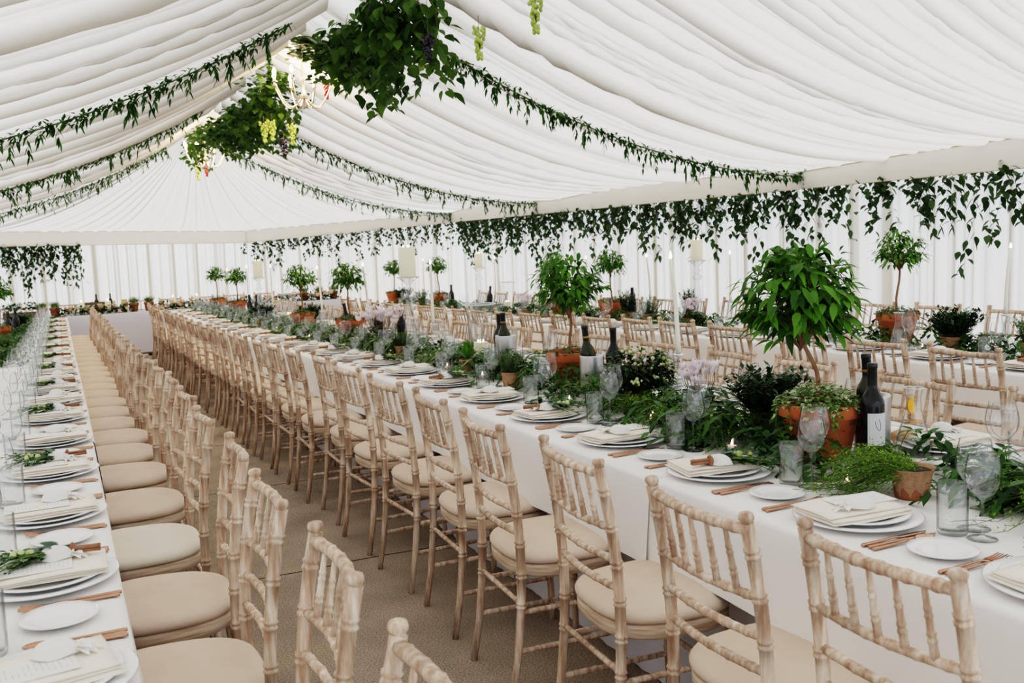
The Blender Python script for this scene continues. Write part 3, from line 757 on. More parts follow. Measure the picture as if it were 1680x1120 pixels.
def ficus(seed,H_=.74,cw=.20,cz0=.42,leafL=.055,nbr=26,per=14,rimr=.13,pot_h=.19,det=1,ivyn=420,ivymat=None,ivyL=.018,trail=.12,lean=.0,ivyh=.055,fill=.35):
    global R; old=R; R=random.Random(seed)
    base=pot_h-.02
    tr=[V((lean*(t)**2*.3+.006*sin(t*7+seed),.006*cos(t*6+seed),base+(cz0+.06-base)*t)) for t in [i/6 for i in range(7)]]
    T=MB().tube(tr,[.0085-.002*i/6 for i in range(7)],8)
    F=MB(); top=tr[-1]
    for i in range(int(nbr*per*fill)):
        d=rdir(-.75,1); q=R.uniform(.35,1.0)**.6; p=V((d.x*cw*q+tr[-1].x,d.y*cw*q+tr[-1].y,(cz0+H_)/2-.01+d.z*(H_-cz0)/2*q))
        F.leaf(p,(d.x+R.uniform(-.6,.6),d.y+R.uniform(-.6,.6),R.uniform(-1.1,.15)),(d.x*.5,d.y*.5,1),leafL*R.uniform(.7,1.15),leafL*R.uniform(.36,.48),det=det,droop=R.uniform(.2,.5),fold=.25)
    zc=(cz0+H_)/2; hz=(H_-cz0)/2
    for b in range(nbr):
        a=2*PI*b*.618+R.uniform(-.3,.3); v=(b+.5)/nbr
        el=R.uniform(-.25,1.0); tgt=V((cw*R.uniform(.7,1.05)*cos(a)*math.sqrt(max(.06,1-min(1,el*el)*.9)),cw*R.uniform(.7,1.05)*sin(a)*math.sqrt(max(.06,1-min(1,el*el)*.9)),zc+hz*el*.95))
        tgt.x+=tr[-1].x
        p0=tr[-1]+V((0,0,-.05*R.random())); mid=p0.lerp(tgt,.5)+V((0,0,.05))
        pts=[]
        for i in range(7):
            t=i/6; pts.append(p0*(1-t)**2+mid*(2*t*(1-t))+tgt*t*t+V((0,0,-.03*t*t)))
        T.tube(pts,[.0032-.0022*i/6 for i in range(7)],4)
        for i in range(per):
            t=.25+.75*(i+R.random())/per; q=min(5,int(t*6)); p=pts[q].lerp(pts[q+1],t*6-q)
            d=(pts[q+1]-pts[q]).normalized(); s=V((0,0,1)).cross(d); sg=1 if i%2 else -1
            dd=d*R.uniform(.2,.9)+s*sg*R.uniform(.4,1.1)+V((R.uniform(-.3,.3),R.uniform(-.3,.3),R.uniform(-.55,.35)))
            F.leaf(p,dd,(R.uniform(-.4,.4),R.uniform(-.4,.4),1),leafL*R.uniform(.7,1.2),leafL*R.uniform(.36,.48),det=det,droop=R.uniform(.25,.6),fold=.25)
    kids=[P('pot',pot_me(rimr,pot_h,TERRA)),P('soil',soil_me(rimr*.9,pot_h-.022)),P('trunk',T.mesh('trunk',BARK)),P('crown',F.mesh('crown',LF_FIC)),
          P('trailing_ivy',ivy_mound(rimr*.95,pot_h-.01,ivyn,ivyL,ivymat or LF_IVY,trail,ivyh,1 if det>1 else 0))]
    R=old; return P('potted_fig_tree',None,kids)
FBIG=ficus(11,.735,.20,.34,.060,48,19,.134,.185,2,1050,LF_IVY,.019,.13,-.20,.072,.30)
FMED=ficus(12,.70,.19,.34,.050,38,19,.128,.185,2,260,LF_HERB,.016,.03,.02,.03,.32)
FARS=[ficus(13,.73,.19,.40,.046,32,17,.128,.19,1,420,LF_HERB,.018,.10,.06,.05),ficus(14,.72,.165,.42,.046,30,17,.128,.20,1,420,LF_HERB,.018,.03,-.04,.045),ficus(15,.74,.17,.44,.044,30,17,.128,.19,1,500,LF_HERB,.02,.14,.05,.06)]
FLEFT=ficus(17,.74,.15,.44,.055,24,13,.10,.19,1,260,LF_HERB,.018,.06,.0,.05)
def put_t(pr,label,cat,c,l,rz=0,group=None,sc=1,tilt=None,dz=0): return put(pr,label,cat,(c,l,tz(l)+dz),rz,group,sc,tilt)
put_t(FBIG,'large leafy fig tree in terracotta pot with trailing ivy, nearest on the middle table','plant',2.25,2.45,-.43)
put_t(FMED,'leafy fig tree in plain terracotta pot behind a steel wine cooler, middle table','plant',2.31,4.28,2.0)
for i,(c,l,v,lab) in enumerate([(2.3,8.35,1,'fig tree in terracotta pot beside pink cyclamen, middle table'),(2.3,10.2,0,'fig tree in terracotta pot between two tall tapers, middle table'),(2.3,14.3,1,'small fig tree in wide terracotta planter far along the middle table'),(2.3,16.2,2,'small fig tree in terracotta pot at the far end of the middle table'),
    (4.82,4.55,2,'slender fig tree in terracotta pot nearest on the table by the wall'),(4.82,8.08,1,'fig tree in terracotta pot beside the cone shrub, table by the wall'),(4.82,9.22,0,'fig tree in terracotta pot beside a chilled bottle, table by the wall'),(4.82,12.77,2,'thin fig tree in terracotta pot far along the table by the wall'),(4.6,14.1,1,'fig tree half hidden behind the large pillar candle, table by the wall')]):
    put_t(FARS[v],lab,'plant',c,l,1.3*i,None,1.0)
put_t(FLEFT,'fig tree cut by the left edge of the photo, on the left table','plant',-.60,11.6,1)

def burlap_pot(r,h,foot=True):
    mb=MB(); mb.lathe([(r*.78,h*.12),(r*.82,h*.3),(r*.95,h*.8),(r*1.02,h*.96),(r*1.08,h*1.02),(r*1.0,h*1.0),(r*.93,h*.9)],28,closed_ends=False,rfun=lambda a,z:1+.03*sin(9*a+z*60))
    t=MB().lathe([(0,0),(r*.74,0),(r*.80,h*.14),(r*.9,h*.9)],24,closed_ends=False)
    return [P('burlap_wrap',mb.mesh('burlap_wrap',BURLAP)),P('pot',t.mesh('pot',TERRAD)),P('soil',soil_me(r*.9,h*.9))]
def herb(seed,r,h,n,hh,mat,spread=.5,blade=(.02,.004),thin=False,kids=None,name='potted_herb',part='foliage',stems=60,flop=0):
    global R; old=R; R=random.Random(seed); mb=MB()
    for k in range(stems):
        a=R.uniform(0,2*PI); q=math.sqrt(R.random())*r*.8; p0=V((q*cos(a),q*sin(a),h)); sp=spread*R.uniform(.3,1)*q/(r*.8)
        L=hh*R.uniform(.6,1.05); d=V((cos(a)*sp,sin(a)*sp,1)).normalized(); pts=[p0+d*(L*t/4)+V((cos(a),sin(a),-.4))*(flop*L*(t/4)**2) for t in range(5)]
        mb.tube(pts,.0009,3,1,caps=False)
        for i in range(n):
            t=.12+.88*i/max(1,n-1); qd=min(3,int(t*4)); p=pts[qd].lerp(pts[qd+1],t*4-qd); mb.leaf(p,rdir(-.1,.9),(0,0,1),blade[0]*R.uniform(.7,1.2),blade[1]*R.uniform(.8,1.2),det=0 if not thin else 0,droop=.1)
    R=old
    return P(name,None,(kids or burlap_pot(r,h))+[P(part,mb.mesh(part,[mat,STEM]))])
HERB1=herb(21,.052,.085,24,.10,LF_HERB,.9,(.02,.004),kids=burlap_pot(.052,.085),stems=70)
HERBF=herb(22,.06,.09,22,.16,LF_HERB,.9,(.026,.008),kids=burlap_pot(.06,.10),stems=60)
CONE=herb(23,.06,.10,24,.20,LF_DARK,.4,(.026,.011),kids=burlap_pot(.06,.10),stems=60,name='potted_shrub')
SHRUB=herb(24,.07,.09,20,.17,LF_DARK,1.3,(.036,.018),kids=burlap_pot(.07,.09),stems=110,name='potted_shrub')
# lime-flowered shrub
def skimmia(seed):
    global R; old=R; R=random.Random(seed); F=MB(); B=MB(); S=MB()
    for k in range(85):
        a=R.uniform(0,2*PI); el=R.uniform(-.25,1); t=V((.15*cos(a)*math.sqrt(1-min(1,el*el)*.85),.15*sin(a)*math.sqrt(1-min(1,el*el)*.85),.14+.13*el)); p0=V((0,0,.07))
        S.tube([p0,p0.lerp(t,.5)+V((0,0,.02)),t],[.002,.0015,.001],4)
        for i in range(15):
            q=R.uniform(.4,1.05); F.leaf(p0.lerp(t,q)+V((0,0,.02*(1-q))),rdir(-.4,.8)*1+t.normalized()*.4,(0,0,1),R.uniform(.035,.055),R.uniform(.015,.021),det=1,droop=.35)
        if R.random()<.55:
            for i in range(R.randint(1,4)): B.ball(t+V((R.uniform(-.02,.02),R.uniform(-.02,.02),R.uniform(0,.015))),R.uniform(.005,.009),6,4)
    bag=MB(); bag.lathe([(.055,0),(.062,.02),(.066,.07),(.07,.09),(.068,.092)],4,smooth=False,closed_ends=False,rot=Matrix.Rotation(.5,3,'Z'))
    R=old
    return P('potted_shrub',None,[P('stems',S.mesh('stems',TWIG)),P('foliage',F.mesh('foliage',LF_DARK)),P('buds',B.mesh('buds',BUDG),label='pale lime flower buds'),P('paper_bag',bag.mesh('paper_bag',KRAFT),label='brown paper bag around the pot')])
SKIM=skimmia(31)
def cyclamen(seed,n=16,w=.09):
    global R; old=R; R=random.Random(seed); F=MB(); B=MB(); S=MB()
    for k in range(34):
        a=R.uniform(0,2*PI); q=R.uniform(.02,.10); p=V((q*.6*cos(a),q*.6*sin(a),.075)); t=V((q*cos(a)*1.1,q*sin(a)*1.1,.09+R.uniform(0,.045)))
        S.tube([p,t],.0012,3); F.leaf(t,(cos(a),sin(a),R.uniform(-.3,.2)),(0,0,1),R.uniform(.035,.055),R.uniform(.04,.05),det=2,droop=.3)
    for k in range(n):
        a=R.uniform(0,2*PI); q=R.uniform(0,w); t=V((q*cos(a),q*sin(a),.17+R.uniform(-.02,.05))); S.tube([(t.x*.4,t.y*.4,.08),(t.x*.9,t.y*.9,.15),t],.0013,3)
        for i in range(6):
            b=2*PI*i/6+R.random(); B.leaf(t,(.75*cos(b),.75*sin(b),1),(cos(b),sin(b),0),R.uniform(.026,.038),.023,det=1,droop=-.1)
    R=old
    return P('potted_cyclamen',None,burlap_pot(.055,.08)+[P('leaves',F.mesh('leaves',LF_DARK)),P('flower_stems',S.mesh('flower_stems',TWIG)),P('flowers',B.mesh('flowers',PETP),label='pale pink swept-back flowers')])
CYC1,CYC2=cyclamen(41,30,.085),cyclamen(42,40,.13)
# spilled fern with burlap pot
def fernplant(seed,cloud=(.15,.26,.10),n=130,pot=True):
    global R; old=R; R=random.Random(seed); F=MB()
    for k in range(n):
        a=R.uniform(-1.0,1.0)+PI if pot else R.uniform(0,2*PI); L=R.uniform(.08,.30); el=R.uniform(-.1,.7)
        p0=V((R.uniform(-.03,.03),R.uniform(-.03,.03),.075)); d=V((cos(a)*1.0,sin(a)*.9,el)).normalized()
        pts=[p0+d*(L*t/5)-V((0,0,.9*L*(t/5)**2*.55)) for t in range(6)]
        for p in pts: p.z=max(p.z,.012+.01*R.random())
        F.tube(pts,.0009,3,1,caps=False)
        for i in range(26):
            t=.2+.8*i/25; q=min(4,int(t*5)); p=pts[q].lerp(pts[q+1],t*5-q)+V((R.uniform(-.012,.012),R.uniform(-.012,.012),R.uniform(-.008,.014)))
            F.leaf(p,rdir(-.5,.8),(0,0,1),R.uniform(.007,.014),R.uniform(.003,.005),det=0,droop=0)
    R=old
    if pot: return P('potted_fern',None,burlap_pot(.058,.085)+[P('fronds',F.mesh('fronds',[LF_FERN,STEM]))])
    return P('fern_fronds',F.mesh('fern_fronds',[LF_FERN,STEM]))
FERN=fernplant(51,n=260)
FERNC=fernplant(52,n=70,pot=False)
def succulent():
    mb=MB()
    for k in range(18):
        a=k*2.4; q=.1+.9*k/18; mb.leaf((0,0,.085),(cos(a)*(1.1-q),sin(a)*(1.1-q),.45+q),(0,0,1),.10,.032,det=2,droop=-.1)
    p=pot_me(.05,.085,BURLAP); return P('potted_succulent',None,[P('pot',p),P('rosette',mb.mesh('rosette',LF_FIC))])
def grasspot(seed):
    global R; old=R; R=random.Random(seed); mb=MB()
    for k in range(170):
        a=R.uniform(0,2*PI); q=math.sqrt(R.random())*.055; mb.leaf((q*cos(a),q*sin(a),.115),(cos(a)*q*7+R.uniform(-.2,.2),sin(a)*q*7+R.uniform(-.2,.2),1),(cos(a),sin(a),.1),R.uniform(.08,.14),.005,det=0,droop=.12)
    R=old; return P('potted_grass',None,[P('pot',pot_me(.07,.125,TERRAD)),P('grass_blades',mb.mesh('grass_blades',LF_GRASS))])
GRASS=grasspot(61)
def mum():
    mb=MB()
    for (x,y,z) in ((-.03,.02,.17),(.035,-.01,.16),(0,.0,.19),(.0,.05,.15),(-.02,-.04,.14)):
        for k in range(40):
            d=rdir(-.2,1); mb.leaf((x,y,z),d,(0,0,1),.032,.009,det=0,droop=.1)
    s=MB()
    for x in (-.02,.02,0): s.tube([(x*.2,0,0),(x,0,.15)],.002,4)
    v=MB().lathe([(0,0),(.03,0),(.035,.02),(.03,.07),(.022,.1),(.026,.11)],16,closed_ends=False)
    return P('flower_vase',None,[P('vase',v.mesh('vase',GLASS)),P('stems',s.mesh('stems',STEM)),P('blooms',mb.mesh('blooms',PETW))])
put_t(FERN,'bright feathery fern spilling from a burlap pot beside the white-label wine bottle','plant',2.10,1.93,-1.1)
put_t(HERB1,'low herb in burlap pot in front of the steel cooler, middle table','plant',2.05,4.45)
put_t(SKIM,'bushy shrub with lime buds in brown paper bag, middle table','plant',2.22,3.52)
put_t(CYC1,'pale pink cyclamen below the tall white taper, middle table','plant',2.30,3.20)
put_t(CYC2,'wide clump of pale pink cyclamen in front of the glass pillar candlestick','plant',2.16,7.0,0,None,1.4)
put_t(P('potted_shrub',None,[P('pot',MB().lathe([(0,0),(.055,0),(.06,.1),(.055,.1),(.05,.09)],20,closed_ends=False).mesh('pot',MOSS))]+[k for k in SHRUB['k'] if k['n']=='foliage']),'small shrub in dark mossy pot tucked behind the largest fig tree pot','plant',2.30,2.78,.4)
put_t(succulent(),'green succulent in burlap pot in front of the hurricane vase','plant',2.08,5.10)
put_t(mum(),'white chrysanthemums in small glass vase beside the hurricane lamp','flowers',2.25,5.95)
put_t(SHRUB,'dark leafy shrub in burlap pot, far half of the middle table','plant',2.12,11.5)
put_t(SHRUB,'dark budded shrub in burlap pot beside the nearest fig on the wall table','plant',4.68,4.0)
put_t(HERBF,'herb in burlap pot at the right edge of the photo, wall table','plant',4.68,3.50)
put_t(CONE,'dark cone-shaped shrub in burlap pot on the table by the wall','plant',4.7,7.6)
put_t(HERBF,'grey-green rosemary in burlap pot on the table by the wall','plant',4.7,7.25,1)
put_t(CYC1,'pink cyclamen in pot on the table by the wall, before the pillar candlestick','plant',4.7,6.62)
put_t(CONE,'dark holly-like shrub behind the cyclamen on the wall table','plant',4.92,6.95,2)
put_t(CYC1,'pink cyclamen beside the chilled bottle far along the wall table','plant',4.75,9.8,1)
put_t(CYC1,'pink cyclamen left of the hurricane vase, far on the wall table','plant',4.9,10.2,3)
put_t(HERBF,'rosemary pot far along the wall table near the thin fig','plant',4.7,13.2)
put_t(SHRUB,'dark shrub at the far end of the wall table','plant',4.7,14.0)
put_t(HERB1,'small herb in burlap pot near the tallest taper, middle table','plant',2.1,6.35)
put_t(SHRUB,'dark shrub between fig tree and hurricane vase, middle table','plant',2.5,10.7)
# leafy runners on the tables
def runner(seed,n=44,L=.7,w=.24,leaf=.052,mat=None,spr=.35):
    global R; old=R; R=random.Random(seed); mb=MB()
    for k in range(n):
        y0=R.uniform(-L/2,L/2); a=R.choice((PI/2,-PI/2))+R.uniform(-1.15,1.15); S=R.uniform(.12,.25); h=R.uniform(.02,.13)
        p0=V((R.uniform(-w*.4,w*.4),y0,.015)); d=V((cos(a),sin(a),0)); c=R.uniform(-.6,.6); pts=[]
        for i in range(7):
            t=i/6; q=p0+d*(S*t)+V((-d.y,d.x,0))*(c*S*t*t*.5); q.z=.012+h*sin(PI*min(1,t*.9+.1))*1.0; pts.append(q)
        mb.tube(pts,.0014,4,1,caps=False)
        for i in range(13):
            t=(i+.5)/13; q=min(5,int(t*6)); p=pts[q].lerp(pts[q+1],t*6-q); s=1 if i%2 else -1
            dd=(pts[q+1]-pts[q]).normalized()*.8+V((-d.y,d.x,0))*s*R.uniform(.5,1)+V((0,0,R.uniform(-.1,.55)))
            mb.leaf(p,dd,(0,0,1),leaf*R.uniform(.7,1.25),leaf*R.uniform(.40,.54),det=1,droop=.25)
    R=old
    return P('leafy_runner',mb.mesh('leafy_runner',[mat or LF_RUS,STEM]))
RUN=[runner(70+i) for i in range(3)]
def gyp(seed):
    global R; old=R; R=random.Random(seed); mb=MB()
    for k in range(34):
        a=R.uniform(0,2*PI); q=R.uniform(.02,.13); t=V((q*cos(a),q*sin(a),R.uniform(.03,.10))); mb.tube([(t.x*.3,t.y*.3,.01),t],.0006,3,1,caps=False)
        for i in range(9):
            p=t+V((R.uniform(-.03,.03),R.uniform(-.03,.03),R.uniform(-.02,.02))); mb.leaf(p,rdir(0,1),(0,0,1),.007,.007,det=0)
    R=old; return P('gypsophila',mb.mesh('gypsophila',[PETW,STEM]))
GYP=gyp(80)
rk=0
for k,l in enumerate([1.35,1.78,2.66,3.0,3.55,4.2,4.9,5.6,6.3,7.0,7.7,8.5,9.3,10.1,10.9,11.7,12.5,13.3,14.1,14.9,15.7]):
    put_t(RUN[k%3],f'dark glossy leaf runner, {ORD[k]} length along the middle table centre','foliage',(2.28 if l<2 else 2.16)+R.uniform(-.04,.04),l,(0 if k%2 else PI),'leaf runners on the middle table')
for k,l in enumerate([3.0,3.9,4.8,5.7,6.6,7.5,8.4,9.3,10.2,11.1,12.0,12.9,13.8]):
    put_t(RUN[k%3],f'dark leaf runner, {ORD[k]} length along the wall table centre','foliage',4.72+R.uniform(-.04,.04),l,(0 if k%2 else PI),'leaf runners on the wall table')
for k,l in enumerate([8.8,9.7,10.6,11.5,12.4,13.3,14.2,15.1,16.0]):
    put_t(RUN[k%3],f'dark leaf runner, {ORD[k]} length along the left table centre','foliage',-.52,l,(0 if k%2 else PI),'leaf runners on the left table')
for k,(c,l) in enumerate([(2.12,2.78),(2.08,3.05),(2.12,3.30),(2.16,3.75),(2.1,5.5),(2.12,6.5),(2.2,1.55)]):
    put_t(FERNC,f'fine green fern fronds, {ORD[k]} fern patch along the middle table','foliage',c,l,k*1.3,'fern patches')
for k,(c,l) in enumerate([(2.45,1.98),(2.42,2.95),(2.47,2.66),(2.30,5.85)]):
    put_t(GYP,f'tiny white gypsophila spray, {ORD[k]} white spray along the middle table','flowers',c,l,k*1.1,'gypsophila sprays')
# ---------------------------------------------------------------- bottles, coolers, candles
def bottle(glass,band,label=False):
    b=MB().lathe([(0,.012),(.02,.004),(.034,0),(.037,.004),(.0375,.02),(.0375,.185),(.036,.2),(.030,.216),(.020,.232),(.0155,.245),(.0145,.255)],24,closed_ends=False)
    c=MB().lathe([(.0148,.244),(.0152,.25),(.0150,.305),(.0165,.307),(.0165,.318),(.015,.321),(0,.321)],18,closed_ends=False)
    k=[P('body',b.mesh('body',glass)),P('capsule',c.mesh('capsule',CAPS))]
    if band: k.append(P('gold_band',MB().lathe([(.0156,.262),(.0158,.263),(.0158,.270),(.0156,.271)],18,closed_ends=False).mesh('gold_band',GOLDC)))
    if label:
        mb=MB(); n=14
        for i in range(n+1):
            a=-1.25+2.0*i/n
            for z in (.06,.165): mb.v.append((.0381*cos(a),.0381*sin(a),z))
        for i in range(n): mb.face((2*i,2*i+2,2*i+3,2*i+1))
        # small swirl on the paper
        sw=MB(); pts=[]
        for i in range(16):
            t=i/15; a=-.35+.28*sin(t*5)*(.4+.6*t); pts.append((.0385*cos(a),.0385*sin(a),.128+.018*cos(t*5.5)))
        sw.tube(pts,.0007,4)
        k.append(P('paper_label',mb.mesh('paper_label',LABEL),[P('ink_swirl',sw.mesh('ink_swirl',CAPS))],label='plain pale paper label with a thin swirl'))
    return P('wine_bottle',None,k)
BOT=bottle(WINE,False); BOTG=bottle(GREENB,True); BOTL=bottle(WINE,False,True)
COOL=P('wine_cooler',MB().lathe([(0,0),(.056,0),(.058,.003),(.058,.195),(.0575,.199),(.055,.2),(.0525,.198),(.052,.02),(0,.018)],36,closed_ends=False).mesh('wine_cooler',STEEL))
def wine(pr,lab,c,l,dz=0,rz=0,tilt=None): put_t(pr,lab,'bottle',c,l,rz,'wine bottles',dz=dz,tilt=tilt)
put_t(COOL,'brushed steel wine cooler between the largest fig pot and the carafe','wine cooler',2.40,2.37)
wine(BOTG,'dark bottle leaning inside the steel cooler nearest the camera',2.40,2.375,.022,0,(.05,-.12))
wine(BOTL,'black wine bottle with pale paper label in front of the nearest steel cooler',2.315,2.285,0,4.79)
put_t(COOL,'steel wine cooler in front of the second terracotta pot on the middle table','wine cooler',2.24,3.95)
wine(BOTG,'green bottle with gold band in the cooler beside the lime-budded shrub',2.24,3.955,.022,0,(0,-.1)); wine(BOT,'dark wine bottle behind the lime-budded shrub',2.36,3.95)
put_t(COOL,'steel wine cooler beside the hurricane vase on the middle table','wine cooler',2.30,5.05,sc=1.04)
wine(BOTG,'green bottle in the steel cooler beside the hurricane vase',2.30,5.05,.02,0,(.04,-.06)); wine(BOT,'dark bottle behind the steel cooler by the hurricane vase',2.34,5.22)
wine(BOT,'dark bottle beside the tall glass pillar candlestick, middle table',2.32,6.98); wine(BOT,'dark bottle beside the fig with cyclamen, middle table',2.42,7.9); wine(BOT,'dark bottle leaning near the fig, far middle table',2.4,8.75,0,0,(0,-.12))
wine(BOT,'first of two dark bottles by the far pillar candle, middle table',2.28,13.2); wine(BOT,'second of two dark bottles by the far pillar candle, middle table',2.34,13.0)
put_t(COOL,'steel wine cooler far along the wall table by a fig','wine cooler',4.82,9.54); wine(BOTG,'green bottle in the cooler on the wall table',4.82,9.54,.022,0,(0,-.08))
wine(BOT,'dark bottle behind the cone shrub on the wall table',4.85,7.75); wine(BOT,'dark bottle beyond the hurricane vase, wall table',4.8,11.0,0,0,(0,.1)); wine(BOT,'dark bottle near the thin fig, wall table',4.82,12.3)
wine(BOT,'dark bottle on the left table by the photo edge',-.55,12.2); wine(BOT,'second dark bottle on the left table, further back',-.50,12.9)
# carafe
def carafe(water=True):
    g=MB().lathe([(0,.002),(.058,.0),(.062,.006),(.060,.02),(.044,.085),(.030,.13),(.024,.15),(.0225,.19),(.027,.215),(.030,.222),(.0315,.222)],30,closed_ends=False)
    k=[P('glass_body',g.mesh('glass_body',GLASS)),P('rim',MB().tube([(.031*cos(2*PI*i/24),.031*sin(2*PI*i/24),.222) for i in range(25)],.0018,5,caps=False).mesh('rim',RIMG))]
    if water: k.append(P('water',MB().lathe([(0,.005),(.056,.004),(.058,.02),(.0425,.083),(.034,.112),(0,.112)],26,closed_ends=False).mesh('water',WATER)))
    return P('water_carafe',None,k)
CAR=carafe()
def slice_me(half=False):
    mb=MB(); n=18; ang=PI if half else 2*PI
    def disc(r,t,mat):
        b=len(mb.v); mb.v+= [(0,-t,0),(0,t,0)]
        for i in range(n+1):
            a=ang*i/n; mb.v+=[(r*cos(a),-t,r*sin(a)),(r*cos(a),t,r*sin(a))]
        for i in range(n):
            q=b+2+2*i; mb.face((b,q,q+2),mat,smooth=False); mb.face((b+1,q+3,q+1),mat,smooth=False); mb.face((q,q+1,q+3,q+2),1,smooth=False)
        if half: mb.face((b,b+1,b+3,b+2),mat,smooth=False); q=b+2+2*n; mb.face((b,q,q+1,b+1),mat,smooth=False)
    disc(.036,.0035,0)
    for i in range(9 if half else 14):
        pass
    return P('orange_slice',mb.mesh('orange_slice',[ORANGE,ORPEEL]))
put_t(CAR,'conical glass water carafe with orange slices beside the nearest steel cooler','carafe',2.50,2.29)
put(slice_me(True),'half orange slice wedged in the neck of the carafe','fruit',(2.50,2.29,tz(2.29)+.165),0,'orange slices in the carafe',.8,(0,-1.75))
put(slice_me(),'orange slice floating on the water in the carafe','fruit',(2.50,2.29,tz(2.29)+.108),.4,'orange slices in the carafe',.85,(1.35,.2))
put_t(carafe(False),'empty glass carafe beside the nearest fig on the wall table','carafe',4.55,4.28); put_t(CAR,'conical water carafe on the wall table behind the large fig crown','carafe',4.8,5.82)
put_t(P('bread_roll',MB().lathe([(0,0),(.03,.002),(.042,.018),(.036,.036),(.018,.046),(0,.047)],18,closed_ends=False,rfun=lambda a,z:1+.06*sin(3*a)).mesh('bread_roll',BREAD)),'pale golden bread roll behind the steel cooler by the carafe','food',2.60,2.42,sc=1.1)
# candles
def flame(h=.028): return MB().lathe([(0,0),(h*.17,h*.15),(h*.2,h*.35),(h*.12,h*.7),(0,h)],8,closed_ends=False)
def pillar_candle(r=.06,h=.22):
    b=MB().lathe([(0,0),(r*.97,0),(r,.004),(r,h-.006),(r*.97,h),(r*.86,h-.004),(r*.5,h-.012),(0,h-.014)],32,closed_ends=False)
    k=[P('wax',b.mesh('wax',WAX))]
    for a in (0,2.1,4.2): k.append(P('flame',flame(.022).mesh('flame',FLAME),loc=(r*.42*cos(a),r*.42*sin(a),h-.006)))
    for a in (0,2.1,4.2): k.append(P('wick',MB().tube([(0,0,-.008),(0,0,.006)],.001,4).mesh('wick',CAPS),loc=(r*.42*cos(a),r*.42*sin(a),h-.006)))
    return P('pillar_candle',None,k)
PIL=pillar_candle(); PILS=pillar_candle(.042,.13)
STICK=P('glass_candlestick',None,[P('base',MB().lathe([(0,0),(.07,0),(.072,.006),(.05,.02),(.026,.04),(.02,.07)],24,closed_ends=False).mesh('base',CRYST)),
  P('column',MB().lathe([(.02,.07),(.032,.10),(.045,.16),(.036,.24),(.026,.34),(.022,.38),(.036,.395),(.042,.41),(.03,.425),(.018,.435),(.03,.45),(.034,.462),(.02,.475),(.016,.49)],12,closed_ends=False,smooth=False).mesh('column',CRYST)),
  P('top_dish',MB().lathe([(.016,.49),(.03,.51),(.06,.535),(.084,.546),(.085,.549),(.06,.543),(0,.54)],26,closed_ends=False).mesh('top_dish',CRYST))])
def tapers(lean=0.0,h=.42):
    pts=[(lean*h*(t/6)**2,0,h*t/6) for t in range(7)]; b=MB().tube(pts,[.0115-.0035*t/6 for t in range(7)],12)
    e=pts[-1]
    return P('taper_candle',None,[P('wax',b.mesh('wax',TWAX)),P('flame',flame(.038).mesh('flame',FLAME),loc=(e[0],0,e[2]+.004)),P('wick',MB().tube([(0,0,-.002),(0,0,.010)],.0008,4).mesh('wick',CAPS),loc=e)])
HOLD=P('glass_taper_holder',None,[P('base',MB().lathe([(0,0),(.055,0),(.058,.004),(.05,.03),(.03,.08),(.02,.12),(.017,.15)],22,closed_ends=False).mesh('base',CRYST)),P('neck',MB().lathe([(.017,.15),(.022,.165),(.022,.20),(.0185,.205)],18,closed_ends=False).mesh('neck',CRYST)),P('collar',MB().lathe([(.0185,.203),(.025,.205),(.025,.212),(.012,.213)],18,closed_ends=False).mesh('collar',TIN))])
TA=[tapers(.0),tapers(-.06),tapers(.05)]
def taper(c,l,i,where,h=1.0,rz=0):
    put_t(HOLD,f'glass taper holder {where}','candlestick',c,l,0,'glass taper holders'); put_t(TA[i],f'lit white taper candle {where}','candle',c,l,rz,'taper candles',dz=.2065,sc=(1,1,h))
for a in [(2.50,3.62,1,'behind the pink cyclamen and lime shrub, middle table',1.02,-.4),(2.36,6.40,0,'right of the big pillar candle, middle table',1.0,0),(2.45,8.28,1,'right of the third fig tree, middle table',1.04,-.4),(2.45,9.95,1,'between the third and fourth figs, middle table',1.04,-.4),(2.4,12.26,0,'just right of the far pillar candle, middle table',1.1,0),(2.4,13.95,0,'just left of the far pillar candle, middle table',1.1,0),(2.4,15.7,0,'between the two furthest figs, middle table',1.0,0),
          (4.9,3.83,1,'at the right edge of the photo, wall table',.9,PI-.4),(4.95,6.41,0,'right of the pillar candle, wall table',.9,0),(4.9,7.52,1,'beside the rosemary pot, wall table',.92,-.4),(4.9,8.7,0,'between two fig trees, wall table',.95,0),(4.9,11.0,0,'beside the far pillar candle, wall table',1.05,0),(4.9,13.6,0,'behind the big pillar candle, wall table',1.05,0),(4.9,14.6,0,'at the far end of the wall table',1.05,0)]: taper(*a)
for c,l,where in [(2.3,6.72,'in the middle of the middle table'),(2.3,12.56,'far along the middle table'),(4.95,6.86,'on the wall table behind the tall taper'),(4.82,11.31,'far along the wall table')]:
    put_t(STICK,f'tall crystal candlestick {where}','candlestick',c,l,.2,'crystal candlesticks'); put_t(PIL,f'thick ivory pillar candle on crystal stand {where}','candle',c,l,.5,'pillar candles on stands',dz=.5455,sc=1.0 if l>8 and c<3 else (1.0 if c<3 else .82))
HURR=P('hurricane_vase',None,[P('glass_wall',MB().lathe([(0,.01),(.06,.01),(.066,.02),(.068,.05),(.072,.25),(.082,.33),(.1,.372)],32,closed_ends=False).mesh('glass_wall',TGLASS)),P('rim',MB().tube([(.1*cos(2*PI*i/32),.1*sin(2*PI*i/32),.373) for i in range(33)],.0045,6,caps=False).mesh('rim',RIMG)),P('foot',MB().lathe([(0,0),(.062,0),(.064,.004),(.06,.012),(0,.012)],28,closed_ends=False).mesh('foot',CRYST))])
